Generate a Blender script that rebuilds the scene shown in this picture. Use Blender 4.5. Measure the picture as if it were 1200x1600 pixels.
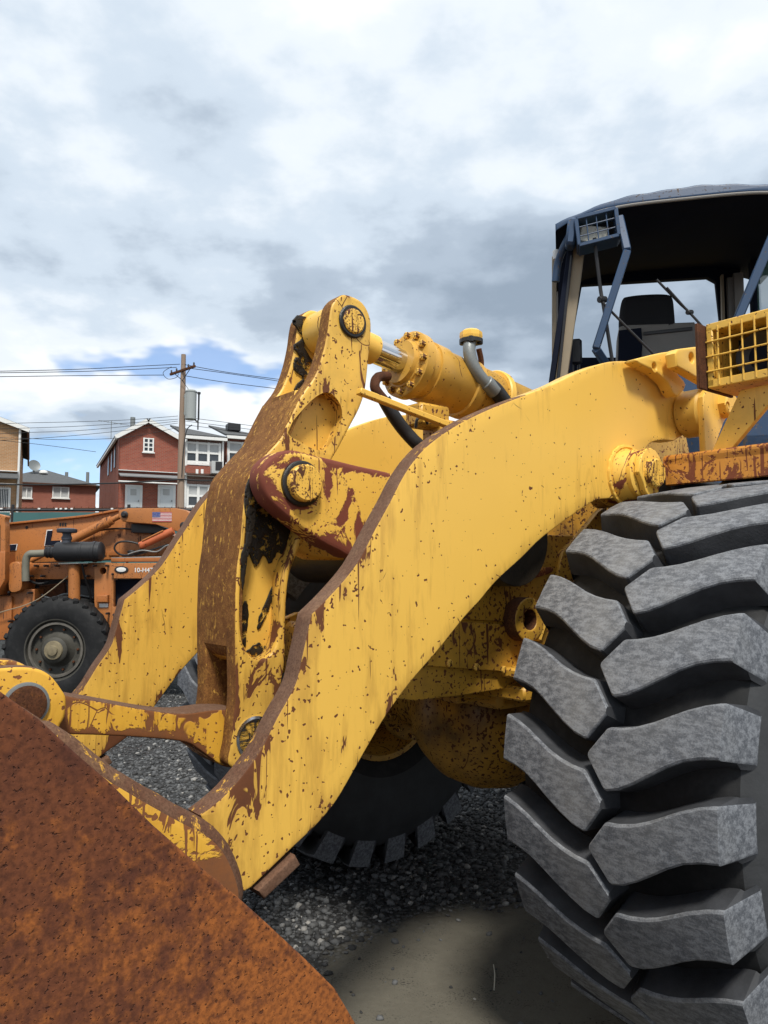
import bpy, bmesh, math, random
import numpy as np
from mathutils import Vector, Matrix
R = math.radians
for o in list(bpy.data.objects): bpy.data.objects.remove(o)
scn = bpy.context.scene
col = scn.collection
rnd = random.Random(7)

# ------------------------------------------------------------------ camera
FPX, HOR, CAMH = 1200.0, 893.0, 1.47          # focal length in photo pixels, horizon row, eye height
PITCH = math.atan((HOR - 800) / FPX)
cd = bpy.data.cameras.new('camera'); cam = bpy.data.objects.new('camera', cd); col.objects.link(cam)
cd.sensor_fit = 'VERTICAL'; cd.sensor_height = 36; cd.lens = 36 * FPX / 1600
cd.clip_start = .02; cd.clip_end = 3000
cam.location = (0, 0, CAMH); cam.rotation_euler = (R(90) + PITCH, 0, 0)
scn.camera = cam

# ------------------------------------------------------------------ node helper
class G:
    def __init__(s, tree):
        s.t = tree; s.n = tree.nodes; s.l = tree.links; s.n.clear()
    def put(s, sock, val):
        if val is None: return
        if isinstance(val, bpy.types.NodeSocket): s.l.new(val, sock)
        elif isinstance(val, (int, float)):
            try: sock.default_value = val
            except Exception: sock.default_value = (val, val, val, 1)[:len(sock.default_value)]
        else:
            v = tuple(val)
            if len(sock.default_value) == 4 and len(v) == 3: v += (1,)
            sock.default_value = v
    def node(s, typ, ins=None, **kw):
        n = s.n.new(typ)
        for k, v in kw.items(): setattr(n, k, v)
        for k, v in (ins or {}).items(): s.put(n.inputs[k], v)
        return n
    def coord(s, kind='Object'): return s.node('ShaderNodeTexCoord').outputs[kind]
    def mapv(s, v, scale=(1, 1, 1), rot=(0, 0, 0), loc=(0, 0, 0)):
        return s.node('ShaderNodeMapping', {'Vector': v, 'Location': loc, 'Rotation': rot, 'Scale': scale}).outputs[0]
    def noise(s, v, scale=5, detail=4, rough=.55, dist=0, lac=2):
        return s.node('ShaderNodeTexNoise', {'Vector': v, 'Scale': scale, 'Detail': detail, 'Roughness': rough, 'Distortion': dist, 'Lacunarity': lac}).outputs[0]
    def voro(s, v, scale=5, feature='F1', out='Distance'):
        return s.node('ShaderNodeTexVoronoi', {'Vector': v, 'Scale': scale}, feature=feature).outputs[out]
    def m(s, op, a, b=None, c=None, clamp=False):
        n = s.n.new('ShaderNodeMath'); n.operation = op; n.use_clamp = clamp
        s.put(n.inputs[0], a); s.put(n.inputs[1], b); s.put(n.inputs[2], c); return n.outputs[0]
    def step(s, v, a, b, lo=0, hi=1):
        return s.node('ShaderNodeMapRange', {'Value': v, 'From Min': a, 'From Max': b, 'To Min': lo, 'To Max': hi}, interpolation_type='SMOOTHSTEP').outputs[0]
    def mix(s, f, a, b, blend='MIX'):
        n = s.n.new('ShaderNodeMixRGB'); n.blend_type = blend
        s.put(n.inputs[0], f); s.put(n.inputs[1], a); s.put(n.inputs[2], b); return n.outputs[0]
    def sep(s, v): return s.node('ShaderNodeSeparateXYZ', {'Vector': v}).outputs
    def comb(s, x, y, z): return s.node('ShaderNodeCombineXYZ', {'X': x, 'Y': y, 'Z': z}).outputs[0]
    def bump(s, h, strength=.3, dist=.01):
        return s.node('ShaderNodeBump', {'Height': h, 'Strength': strength, 'Distance': dist}).outputs[0]
    def out(s, color, rough=.5, metal=0, normal=None, spec=.5, **kw):
        b = s.n.new('ShaderNodeBsdfPrincipled')
        s.put(b.inputs['Base Color'], color); s.put(b.inputs['Roughness'], rough); s.put(b.inputs['Metallic'], metal)
        s.put(b.inputs['Specular IOR Level'], spec)
        if normal is not None: s.put(b.inputs['Normal'], normal)
        for k, v in kw.items(): s.put(b.inputs[k.replace('_', ' ')], v)
        o = s.n.new('ShaderNodeOutputMaterial'); s.l.new(b.outputs[0], o.inputs[0])

# ------------------------------------------------------------------ sky + sun
SUN_DIR = Vector((.07, -.55, .83)).normalized()      # towards the sun
sun_el = math.asin(SUN_DIR.z); sun_az = math.atan2(SUN_DIR.x, SUN_DIR.y)
w = bpy.data.worlds.new('World'); scn.world = w; w.use_nodes = True
g = G(w.node_tree)
sky = g.node('ShaderNodeTexSky', sky_type='NISHITA', sun_disc=False, sun_elevation=sun_el, sun_rotation=sun_az, air_density=1.0, dust_density=.6)
d = g.coord('Generated'); x, y, z = g.sep(d)[0:3]
den = g.m('ADD', g.m('MAXIMUM', z, 0.0), .22)
q = g.comb(g.m('DIVIDE', x, den), g.m('DIVIDE', y, den), g.m('MULTIPLY', z, .6))
q = g.mapv(q, loc=(8.1, -2.3, 1))
big = g.noise(q, .95, 4, .5, 0)
mid = g.noise(g.mapv(q, loc=(7, 3, 1)), 2.7, 6, .56, 0)
thick = g.m('ADD', g.m('MULTIPLY', big, .66), g.m('MULTIPLY', mid, .34))
# thick, grey bellies low down; thinner, whiter veil overhead
belt = g.step(z, .50, .75)
tk = g.m('SUBTRACT', thick, g.m('MULTIPLY', belt, .07))
low = g.step(z, .22, .36, 1, 0)
tk = g.m('SUBTRACT', tk, g.m('MULTIPLY', low, .085))
tk = g.m('ADD', g.m('MULTIPLY', g.m('SUBTRACT', tk, .47), 1.2), .488)
ramp = g.node('ShaderNodeValToRGB', {'Fac': tk})
cr = ramp.color_ramp; cr.interpolation = 'EASE'
for i, (p, c) in enumerate([(.35, (.95, .97, 1.0)), (.42, (.78, .84, .90)), (.48, (.60, .69, .79)), (.54, (.42, .50, .60)), (.62, (.29, .36, .45))]):
    e = cr.elements[i] if i < 2 else cr.elements.new(p)
    e.position = p; e.color = c + (1,)
blue = g.node('ShaderNodeVectorMath', {0: sky.outputs[0], 'Scale': .125}, operation='SCALE').outputs[0]
blue = g.mix(1, blue, (.86, 1.02, 1.22), 'MULTIPLY')
# gaps between the clouds near the skyline
def gap(az, el, ra, re):
    dv = Vector((math.sin(R(az)) * math.cos(R(el)), math.cos(R(az)) * math.cos(R(el)), math.sin(R(el))))
    ax = g.m('DIVIDE', g.m('SUBTRACT', g.m('ARCTAN2', x, y), R(az)), R(ra))
    ay = g.m('DIVIDE', g.m('SUBTRACT', g.m('ARCSINE', z), R(el)), R(re))
    r2 = g.m('ADD', g.m('MULTIPLY', ax, ax), g.m('MULTIPLY', ay, ay))
    return g.m('SUBTRACT', 1.0, g.m('SQRT', r2))
gp = g.m('MAXIMUM', gap(-13.5, 14.3, 11, 2.7), gap(-25, 8.0, 10, 4.2))
gp = g.m('MAXIMUM', gp, gap(-75, 12, 20, 4))
nz = g.noise(g.mapv(d, scale=(1, 1, 2.4)), 9, 3, .6, 0)
hole = g.step(g.m('ADD', gp, g.m('MULTIPLY', g.m('SUBTRACT', nz, .5), 2.4)), .30, .75)
skycol = g.mix(g.m('MULTIPLY', hole, .82), ramp.outputs[0], blue)
bg = g.node('ShaderNodeBackground', {'Color': skycol, 'Strength': 1.0})
wo = g.n.new('ShaderNodeOutputWorld'); g.l.new(bg.outputs[0], wo.inputs[0])
scn.cycles.max_bounces = 6; scn.cycles.diffuse_bounces = 3; scn.cycles.glossy_bounces = 2
w.cycles.sampling_method = 'MANUAL'; w.cycles.sample_map_resolution = 512
sd = bpy.data.lights.new('sun', 'SUN'); sd.energy = 3.5; sd.angle = R(10); sd.color = (1.0, .95, .86)
so = bpy.data.objects.new('sun', sd); col.objects.link(so)
so.rotation_euler = (-SUN_DIR).to_track_quat('-Z', 'Y').to_euler(); so.location = SUN_DIR * 30
vs = scn.view_settings; vs.view_transform = 'Standard'; vs.look = 'None'; vs.gamma = 1; vs.exposure = 0.2; vs.use_curve_mapping = False

# ------------------------------------------------------------------ pixel -> ray, frames
def ray(px, py):
    a, b = (px - 600) / FPX, (800 - py) / FPX
    return Vector((a, math.cos(PITCH) - b * math.sin(PITCH), math.sin(PITCH) + b * math.cos(PITCH)))
EYE = Vector((0, 0, CAMH))
HEAD = R(51.0)                                       # loader front frame heading, off the view axis
FW = Vector((-math.sin(HEAD), -math.cos(HEAD), 0)); LF = Vector((math.cos(HEAD), -math.sin(HEAD), 0))
HALF = 1.10                                          # half track
ORG = Vector((1.213, 2.535, 0)) - HALF * LF          # front axle centre on the ground
def U(px, py, v):                                    # photo point on the loader plane "v to the left of the centreline" -> (forward, up)
    dd = ray(px, py); t = (v - (EYE - ORG).dot(LF)) / dd.dot(LF); P = EYE + dd * t
    return ((P - ORG).dot(FW), P.z)
def WY(px, py, Y):                                   # photo point on world plane y = Y -> (x, z)
    dd = ray(px, py); P = EYE + dd * (Y / dd.y); return (P.x, P.z)
HEADR = R(13.0)                                      # rear frame (articulated)
HINGE = ORG - FW * 1.67
FR = Vector((-math.sin(HEADR), -math.cos(HEADR), 0)); LR = Vector((math.cos(HEADR), -math.sin(HEADR), 0))
def UR(px, py, c):                                   # photo point on rear-frame plane "c forward of the hinge" -> (left, up)
    dd = ray(px, py); t = (c - (EYE - HINGE).dot(FR)) / dd.dot(FR); P = EYE + dd * t
    return ((P - HINGE).dot(LR), P.z)
MACH = Matrix(((FW.x, LF.x, 0, ORG.x), (FW.y, LF.y, 0, ORG.y), (0, 0, 1, 0), (0, 0, 0, 1)))
REARW = Matrix(((FR.x, LR.x, 0, HINGE.x), (FR.y, LR.y, 0, HINGE.y), (0, 0, 1, 0), (0, 0, 0, 1)))
REAR = MACH.inverted() @ REARW                       # rear-frame coordinates -> loader coordinates
I4 = Matrix.Identity(4)

# ------------------------------------------------------------------ mesh helpers
def finish(me, smooth=38):
    me.shade_smooth(); me.set_sharp_from_angle(angle=R(smooth)); return me
def link(name, me, mats, parent=None):
    o = bpy.data.objects.new(name, me); col.objects.link(o); o.parent = parent
    if mats is not None:
        for mt in (mats if isinstance(mats, (list, tuple)) else [mats]): me.materials.append(mt)
    return o
def copyobj(o, parent=None):
    c = o.copy(); col.objects.link(c); c.parent = parent; return c
def tag(o, label=None, cat=None, group=None, kind=None):
    for k, v in (('label', label), ('category', cat), ('group', group), ('kind', kind)):
        if v: o[k] = v
    return o
def empty(name, M=I4, label=None, cat=None, group=None):
    o = bpy.data.objects.new(name, None); col.objects.link(o); o.matrix_world = M; o.empty_display_size = .2
    tag(o, label, cat, group); return o

class MB:
    """collects vertices and faces; build() links them as ONE mesh object"""
    def __init__(s, T=None): s.v = []; s.f = []; s.mi = []; s.T = T or I4
    def add(s, vs, fs, mi=0):
        b = len(s.v); s.v += [Vector(v) for v in vs]; s.f += [[b + i for i in f] for f in fs]; s.mi += [mi] * len(fs); return s
    def box(s, c, size, rot=None, bev=.004, mi=0):
        bm = bmesh.new(); bmesh.ops.create_cube(bm, size=1)
        for v in bm.verts: v.co = Vector((v.co.x * size[0], v.co.y * size[1], v.co.z * size[2]))
        if bev > 0: bmesh.ops.bevel(bm, geom=bm.edges[:], offset=min(bev, min(size) * .3), segments=1, affect='EDGES')
        Mx = Matrix.Translation(c) @ (rot.to_4x4() if rot else I4)
        return s.bm(bm, Mx, mi)
    def bm(s, bm, Mx=I4, mi=0):
        bm.verts.index_update()
        s.add([Mx @ v.co for v in bm.verts], [[v.index for v in f.verts] for f in bm.faces], mi); bm.free(); return s
    def span(s, a, b, size, bev=.004, up=(0, 0, 1), mi=0):          # a bar of section size=(w,h) from a to b
        a, b = Vector(a), Vector(b); dx = (b - a).normalized(); side = Vector(up).cross(dx)
        if side.length < 1e-4: side = Vector((0, 1, 0)).cross(dx)
        side.normalize(); up2 = dx.cross(side)
        rot = Matrix((dx, side, up2)).transposed()
        return s.box((a + b) / 2, ((b - a).length, size[0], size[1]), rot, bev, mi)
    def lathe(s, p, axis, prof, seg=32, mi=0, caps=True):           # prof: [(t along axis, radius)]
        p = Vector(p); ax = Vector(axis).normalized()
        e1 = ax.orthogonal().normalized(); e2 = ax.cross(e1); vs = []; fs = []
        for t, r in prof:
            for k in range(seg):
                a = 2 * math.pi * k / seg; vs.append(p + ax * t + (e1 * math.cos(a) + e2 * math.sin(a)) * r)
        for i in range(len(prof) - 1):
            for k in range(seg):
                k2 = (k + 1) % seg; fs.append([i * seg + k, i * seg + k2, (i + 1) * seg + k2, (i + 1) * seg + k])
        if caps:
            fs.append(list(range(seg))[::-1]); n = len(prof) - 1; fs.append([n * seg + k for k in range(seg)])
        return s.add(vs, fs, mi)
    def cyl(s, a, b, r, r2=None, seg=24, bev=.003, mi=0):
        a, b = Vector(a), Vector(b); L = (b - a).length; r2 = r if r2 is None else r2; bv = min(bev, L * .3, r * .4, r2 * .4)
        return s.lathe(a, b - a, [(0, r - bv), (bv, r), (L - bv, r2), (L, r2 - bv)], seg, mi)
    def tube(s, pts, r, seg=10, mi=0, smooth=True):                 # round tube through points
        P = [Vector(p) for p in pts]
        if smooth and len(P) > 2:
            Q = []
            for i in range(len(P) - 1):
                p0, p1, p2, p3 = P[max(i - 1, 0)], P[i], P[i + 1], P[min(i + 2, len(P) - 1)]
                for k in range(6):
                    t = k / 6; Q.append(.5 * ((2 * p1) + (p2 - p0) * t + (2 * p0 - 5 * p1 + 4 * p2 - p3) * t * t + (3 * p1 - p0 - 3 * p2 + p3) * t ** 3))
            Q.append(P[-1]); P = Q
        n = len(P); vs = []; fs = []; e1 = None
        for i in range(n):
            tg = (P[min(i + 1, n - 1)] - P[max(i - 1, 0)]).normalized()
            e1 = tg.orthogonal().normalized() if e1 is None else (e1 - tg * e1.dot(tg)).normalized()
            e2 = tg.cross(e1)
            rr = r[min(int(i * len(r) / n), len(r) - 1)] if isinstance(r, (list, tuple)) else r
            for k in range(seg):
                a = 2 * math.pi * k / seg; vs.append(P[i] + (e1 * math.cos(a) + e2 * math.sin(a)) * rr)
        for i in range(n - 1):
            for k in range(seg):
                k2 = (k + 1) % seg; fs.append([i * seg + k, i * seg + k2, (i + 1) * seg + k2, (i + 1) * seg + k])
        fs.append(list(range(seg))[::-1]); fs.append([(n - 1) * seg + k for k in range(seg)])
        return s.add(vs, fs, mi)
    def build(s, name, mats, parent=None, smooth=38):
        me = bpy.data.meshes.new(name); me.from_pydata([s.T @ v for v in s.v], [], s.f)
        me.polygons.foreach_set('material_index', s.mi); me.validate(); finish(me, smooth)
        return link(name, me, mats, parent)

def spline(pts, sub=5):
    """closed outline; a point with a third entry is a sharp corner, the rest is rounded through"""
    n = len(pts); out = []
    for i in range(n):
        p1, p2 = pts[i], pts[(i + 1) % n]; p0 = pts[i - 1]; p3 = pts[(i + 2) % n]
        a = Vector(p1[:2]); b = Vector(p2[:2])
        z0 = a if len(p1) > 2 else Vector(p0[:2]); z3 = b if len(p2) > 2 else Vector(p3[:2])
        if len(p1) > 2 and len(p2) > 2: out.append(a); continue
        for k in range(sub):
            t = k / sub; out.append(.5 * ((2 * a) + (b - z0) * t + (2 * z0 - 5 * a + 4 * b - z3) * t * t + (3 * a - z0 - 3 * b + z3) * t ** 3))
    return out
def plate(name, loops, v0, v1, mats, parent, bev=.006, T=I4, frame='uvz', edge=None, smooth=38, bres=2):
    """flat plate with holes: loops of (a,b) points, thickness v0..v1 along the third axis. edge(centre, normal) -> material index"""
    cu = bpy.data.curves.new('p', 'CURVE'); cu.dimensions = '2D'; cu.fill_mode = 'BOTH'
    cu.extrude = max((v1 - v0) / 2 - bev, 1e-4); cu.bevel_depth = bev; cu.bevel_resolution = bres; cu.offset = -bev
    for lp in loops:
        sp = cu.splines.new('POLY'); sp.points.add(len(lp) - 1); sp.use_cyclic_u = True
        for i, p in enumerate(lp): sp.points[i].co = (p[0], p[1], 0, 1)
    ob = bpy.data.objects.new('p', cu); me = bpy.data.meshes.new_from_object(ob)
    bpy.data.objects.remove(ob); bpy.data.curves.remove(cu)
    vm = (v0 + v1) / 2
    flip = {'uvz': lambda c: (c.x, vm + c.z, c.y), 'vz_u': lambda c: (vm + c.z, c.x, c.y), 'uv_z': lambda c: (c.x, c.y, vm + c.z)}[frame]
    bm = bmesh.new(); bm.from_mesh(me)
    for v in bm.verts: v.co = T @ Vector(flip(v.co))
    bmesh.ops.remove_doubles(bm, verts=bm.verts[:], dist=1e-5)
    bmesh.ops.recalc_face_normals(bm, faces=bm.faces[:])
    if edge:
        for f in bm.faces: f.material_index = edge(f.calc_center_median(), f.normal)
    else:
        for f in bm.faces: f.material_index = 0
    me.materials.clear(); bm.to_mesh(me); bm.free(); me.name = name; finish(me, smooth)
    return link(name, me, mats, parent)
def edgewear(o, loops, test, fall=.04, cuts=8):
    """dense flat faces carrying 'edgewear': 1 at the rim of the plate, falling off inwards, for the chipped-paint material"""
    bm = bmesh.new(); bm.from_mesh(o.data)
    fs = [f for f in bm.faces if test(f.calc_center_median(), f.normal)]
    es = list({e for f in fs for e in f.edges})
    bmesh.ops.subdivide_edges(bm, edges=es, cuts=cuts, use_grid_fill=True)
    bm.to_mesh(o.data); bm.free(); me = o.data; n = len(me.vertices)
    co = np.zeros(n * 3, np.float32); me.vertices.foreach_get('co', co); co = co.reshape(-1, 3)[:, [0, 2]]; dist = np.full(n, 9., np.float32)
    for lp in loops:
        P = np.array([(p[0], p[1]) for p in lp], np.float32); Q = np.roll(P, -1, 0)
        for a, b in zip(P, Q):
            ab = b - a; t = np.clip(((co - a) @ ab) / max(float(ab @ ab), 1e-9), 0, 1); dist = np.minimum(dist, np.linalg.norm(co - (a + t[:, None] * ab), axis=1))
    at = me.attributes.new('edgewear', 'FLOAT', 'POINT'); at.data.foreach_set('value', np.exp(-dist / fall).astype(np.float32)); finish(me)
def circ(c, r, n=28, squash=1): return [(c[0] + r * math.cos(2 * math.pi * k / n), c[1] + squash * r * math.sin(2 * math.pi * k / n)) for k in range(n)]

# ------------------------------------------------------------------ materials
def mat(name): m = bpy.data.materials.new(name); m.use_nodes = True; return m, G(m.node_tree)
def plain(name, c, rough=.5, metal=0, var=.12, scale=8, bump=.0, spec=.5):
    m, g = mat(name); o = g.coord(); n = g.noise(o, scale, 5, .6)
    cc = g.mix(n, tuple(v * (1 - var) for v in c), tuple(min(v * (1 + var), 1) for v in c))
    g.out(cc, g.m('ADD', rough - .06, g.m('MULTIPLY', n, .12)), metal, g.bump(g.noise(o, scale * 9, 4), bump, .004) if bump else None, spec); return m
def painted(name, paint, rust=(.085, .03, .014), chip=.0, speck=0.0, patch=0.0, streak=.35, grime=.0, rough=.42, front=0.0, rust2=(.26, .085, .02), scale=1.0, pew=.12):
    """old enamel: chips down to brown steel, scratches, rust runs; 'front' adds wear towards the working end (x up)"""
    m, g = mat(name); o = g.coord(); xx, yy, zz = g.sep(o)[0:3]
    n_low = g.noise(g.mapv(o, loc=(3, 1, 2)), 2.1 * scale, 3, .5)
    wear = g.m('MULTIPLY', g.m('SUBTRACT', n_low, .5), .42)
    if front: wear = g.m('ADD', wear, g.m('MULTIPLY', g.step(xx, .35, 1.7), front))
    ew = g.node('ShaderNodeAttribute', attribute_name='edgewear').outputs['Fac']
    wear = g.m('ADD', wear, g.m('MULTIPLY', ew, .12))
    base = g.mix(g.noise(o, 2.3, 4, .6), tuple(v * .92 for v in paint), tuple(min(1, v * 1.06) for v in paint))
    # rust bleeding down from damage
    st = g.noise(g.mapv(o, scale=(26, 26, 3.2)), 1.0 * scale, 5, .68)
    st = g.m('MULTIPLY', g.step(g.m('ADD', st, g.m('MULTIPLY', wear, 1.3)), .60, .86), streak)
    base = g.mix(st, base, tuple(.55 * r_ + .45 * p_ * .55 for r_, p_ in zip(rust2, paint)))
    if grime:
        gm = g.m('MULTIPLY', g.step(g.noise(o, 3.1, 6, .65), .38, .72), grime); base = g.mix(gm, base, (.075, .05, .025))
    ch = g.noise(g.mapv(o, scale=(1, 1, .30), rot=(.1, .30, .1)), 12 * scale, 4, .60, 1.1)
    c1 = g.step(g.m('ADD', ch, g.m('ADD', wear, chip)), .705, .722)
    halo = g.m('MULTIPLY', g.step(g.m('ADD', ch, g.m('ADD', wear, chip)), .59, .72), .30)
    base = g.mix(halo, base, tuple(.5 * r_ + .5 * p_ * .7 for r_, p_ in zip(rust2, paint)))
    sc = g.noise(g.mapv(o, scale=(70, 70, 2.6), rot=(0, .28, 0)), 1.0 * scale, 2, .5, .25)
    c2 = g.step(g.m('ADD', sc, g.m('ADD', g.m('MULTIPLY', wear, .7), chip)), .738, .758)
    sc3 = g.noise(g.mapv(o, scale=(44, 44, 5.5), rot=(0, 1.15, 0), loc=(3, 5, 1)), 1.0 * scale, 2, .5, .25)
    c2 = g.m('MAXIMUM', c2, g.step(g.m('ADD', sc3, g.m('ADD', g.m('MULTIPLY', wear, .7), chip)), .765, .785))
    edge = g.voro(g.node('ShaderNodeVectorMath', {0: g.mapv(o, scale=(1, 1, .55), rot=(0, .5, 0)), 1: g.node('ShaderNodeVectorMath', {0: g.node('ShaderNodeTexNoise', {'Vector': o, 'Scale': 5.0, 'Detail': 2.0}).outputs[1], 'Scale': .16}, operation='SCALE').outputs[0]}, operation='ADD').outputs[0], 3.1 * scale, 'DISTANCE_TO_EDGE')
    c3 = g.m('MULTIPLY', g.step(edge, .006, .0025), g.step(g.m('ADD', g.noise(g.mapv(o, loc=(6, 2, 9)), 3.4 * scale, 2, .5), g.m('ADD', g.m('MULTIPLY', wear, .5), chip)), .615, .64))
    sp = g.noise(o, 75 * scale, 1, .5)
    c4 = g.step(g.m('ADD', sp, g.m('ADD', g.m('MULTIPLY', wear, .5), speck)), .72, .74)
    k = g.m('MAXIMUM', g.m('MAXIMUM', c1, c2), g.m('MAXIMUM', c3, c4))
    if patch:
        pt = g.noise(g.mapv(o, loc=(1.3, 4, 0)), 5.5 * scale, 7, .66, .7); k = g.m('MAXIMUM', k, g.step(g.m('ADD', pt, g.m('ADD', g.m('MULTIPLY', ew, pew), patch)), .60, .625))
    rc = g.mix(g.noise(o, 34, 5, .7), rust, rust2); rc = g.mix(.45, rc, rust)
    colr = g.mix(k, base, rc)
    hgt = g.m('SUBTRACT', g.m('MULTIPLY', g.noise(o, 40, 3), .10), k)
    g.out(colr, g.m('ADD', rough, g.m('MULTIPLY', k, .38)), 0, g.bump(hgt, .55, .0025), .4); return m
YEL = (.83, .495, .085); YEL2 = (.76, .42, .05)
M = {}
M['arm'] = painted('arm_paint', YEL, chip=-.07, speck=-.04, front=.132, streak=.42)
M['yellow'] = painted('yellow_paint', YEL, chip=-.04, speck=.01, streak=.3)
M['crank'] = painted('crank_paint', YEL, chip=-.005, speck=.02, streak=.5, grime=.3)
M['frame'] = painted('frame_paint', (.64, .35, .045), chip=.035, speck=.10, grime=.55, streak=.4)
M['dirty'] = painted('axle_paint', (.56, .30, .04), rust=(.03, .015, .008), chip=.05, speck=.11, grime=.95, streak=.3)
M['worn'] = painted('worn_paint', YEL, chip=.03, speck=.05, patch=.045, rust=(.15, .035, .022), rust2=(.26, .075, .035), streak=.3)
M['lugpaint'] = painted('lug_paint', YEL2, chip=.04, speck=.05, patch=.015, rust=(.13, .06, .032), streak=.8, rust2=(.42, .13, .015))
M['rustfend'] = painted('fender_paint', (.62, .27, .05), chip=.12, speck=.1, patch=.10, rust=(.17, .045, .025), streak=.6)
M['capmat'] = painted('pin_cap', YEL, chip=.13, speck=.12, patch=.02, rust=(.05, .022, .013), scale=2.2)
def rustmat(name, a, b, c, pit=.5, scale=1.0, flake=None, rough=.85, spots=.55, lowrust=False):
    m, g = mat(name); o = g.coord()
    n1 = g.noise(o, 11 * scale, 6, .70, .2); n2 = g.noise(g.mapv(o, loc=(5, 5, 5)), 34 * scale, 6, .7)
    n3 = g.noise(g.mapv(o, loc=(2, 8, 1)), 1.7 * scale, 4, .55)
    low = g.step(g.sep(o)[2], 1.3, .8) if lowrust else 0.0
    cc = g.mix(g.step(n1, .36, .64), a, b); cc = g.mix(g.step(g.m('ADD', n2, g.m('MULTIPLY', g.m('ADD', g.m('SUBTRACT', n3, .5), g.m('MULTIPLY', low, .16)), 1.0)), .52, .80), cc, c)
    cc = g.mix(g.m('MULTIPLY', g.step(g.noise(o, 140 * scale, 3, .6), .35, .7), .6), cc, tuple(v * .45 for v in a))
    pits = g.step(g.noise(g.mapv(o, loc=(9, 2, 6)), 190 * scale, 2, .5), .60, .70)
    pits = g.m('MULTIPLY', pits, g.step(n3, .22, .42))
    cc = g.mix(g.m('MULTIPLY', pits, spots), cc, (.035, .012, .008))
    if flake:
        fl = g.step(g.noise(g.mapv(o, scale=(1, 1, .45), loc=(4, 4, 4)), 40 * scale, 5, .72, .4), .565, .65); cc = g.mix(fl, cc, flake)
    h = g.m('SUBTRACT', g.m('ADD', g.m('MULTIPLY', n2, .5), g.m('MULTIPLY', n1, .35)), g.m('MULTIPLY', pits, .8))
    g.out(cc, rough, 0, g.bump(h, pit, .004), .25); return m
M['bucket'] = rustmat('bucket_rust', (.088, .029, .016), (.155, .050, .020), (.33, .104, .023), .55, 1.0, spots=.75, lowrust=True)
M['edge'] = rustmat('edge_rust', (.145, .075, .045), (.175, .10, .065), (.21, .12, .07), .35, 1.2, spots=.15)
M['edgefl'] = rustmat('edge_rust_flaked', (.13, .06, .035), (.165, .09, .055), (.21, .115, .06), .4, 1.2, flake=(.66, .36, .05), spots=.2)
M['castrust'] = rustmat('cast_rust', (.17, .068, .020), (.27, .120, .034), (.44, .22, .05), .7, 1.6, spots=.45, flake=(.56, .31, .06))
M['darkrust'] = rustmat('dark_rust', (.07, .028, .014), (.12, .045, .02), (.2, .08, .02), .6, 1.4)
def rubber():
    m, g = mat('tyre_rubber'); o = g.coord()
    n = g.noise(g.mapv(o, scale=(1, .45, 1)), 70, 5, .7); n2 = g.noise(o, 4, 3, .5); f = g.noise(o, 230, 3, .7)
    cc = g.mix(g.step(g.m('ADD', n, g.m('MULTIPLY', g.m('SUBTRACT', f, .5), .5)), .34, .68), (.075, .081, .094), (.205, .217, .238))
    cc = g.mix(g.m('MULTIPLY', g.step(n2, .45, .75), .45), cc, (.24, .238, .23))
    g.out(cc, .68, 0, g.bump(g.m('ADD', n, g.m('MULTIPLY', f, .5)), .28, .003), .3); return m
M['lug'] = rubber()
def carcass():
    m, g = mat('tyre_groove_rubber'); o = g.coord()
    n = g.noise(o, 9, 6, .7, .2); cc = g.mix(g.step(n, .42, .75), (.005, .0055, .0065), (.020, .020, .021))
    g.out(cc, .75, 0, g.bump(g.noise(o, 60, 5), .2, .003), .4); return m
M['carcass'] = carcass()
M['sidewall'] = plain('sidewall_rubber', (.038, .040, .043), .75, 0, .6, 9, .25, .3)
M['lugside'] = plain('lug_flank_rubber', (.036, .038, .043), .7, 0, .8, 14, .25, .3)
M['chrome'] = plain('chrome', (.62, .62, .63), .16, 1, .1, 30)
M['steel'] = plain('grey_steel', (.20, .215, .215), .45, .3, .2, 14, .15)
M['hose'] = plain('black_hose', (.012, .012, .013), .5, 0, .3, 30, .2)
M['black'] = plain('black_metal', (.015, .015, .017), .45, 0, .3, 20, .1)
m_, g_ = mat('grease_and_shade'); o_ = g_.coord(); n_ = g_.noise(o_, 38, 5, .7, .4)  # black for real grease and for shade painted under the lever lug
g_.out(g_.mix(n_, (.007, .006, .005), (.022, .017, .012)), .42, 0, g_.bump(n_, .9, .006), .4, Alpha=g_.step(n_, .40, .46)); M['grease_and_shade'] = m_
M['blackring'] = plain('black_ring', (.012, .011, .010), .35, 0, .4, 40, .4)
M['blue'] = painted('cab_blue', (.030, .062, .125), rust=(.10, .075, .06), chip=.03, speck=.03, streak=.1, rust2=(.12, .10, .09))
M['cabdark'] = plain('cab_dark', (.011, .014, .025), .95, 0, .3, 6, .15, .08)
M['cabbeige'] = plain('cab_beige', (.27, .22, .15), .6, 0, .12, 6, .1)
M['cabgrey'] = plain('cab_grey', (.21, .20, .185), .7, 0, .15, 12, .2)
M['fabric'] = plain('headrest_fabric', (.010, .011, .014), .9, 0, .25, 60, .3)
def glass(name, tint=(.7, .82, .8), alpha=.35, rough=.05):
    m, g = mat(name); b = g.node('ShaderNodeBsdfPrincipled', {'Base Color': tint, 'Roughness': rough, 'Alpha': alpha, 'Specular IOR Level': .6})
    o = g.n.new('ShaderNodeOutputMaterial'); g.l.new(b.outputs[0], o.inputs[0]); return m
M['cabglass'] = glass('cab_glass', (.20, .42, .38), .62)
M['lens'] = plain('lamp_lens', (.45, .44, .38), .2, 0, .35, 30)
M['white'] = plain('white_paint', (.72, .72, .70), .5, 0, .08, 3)

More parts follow.
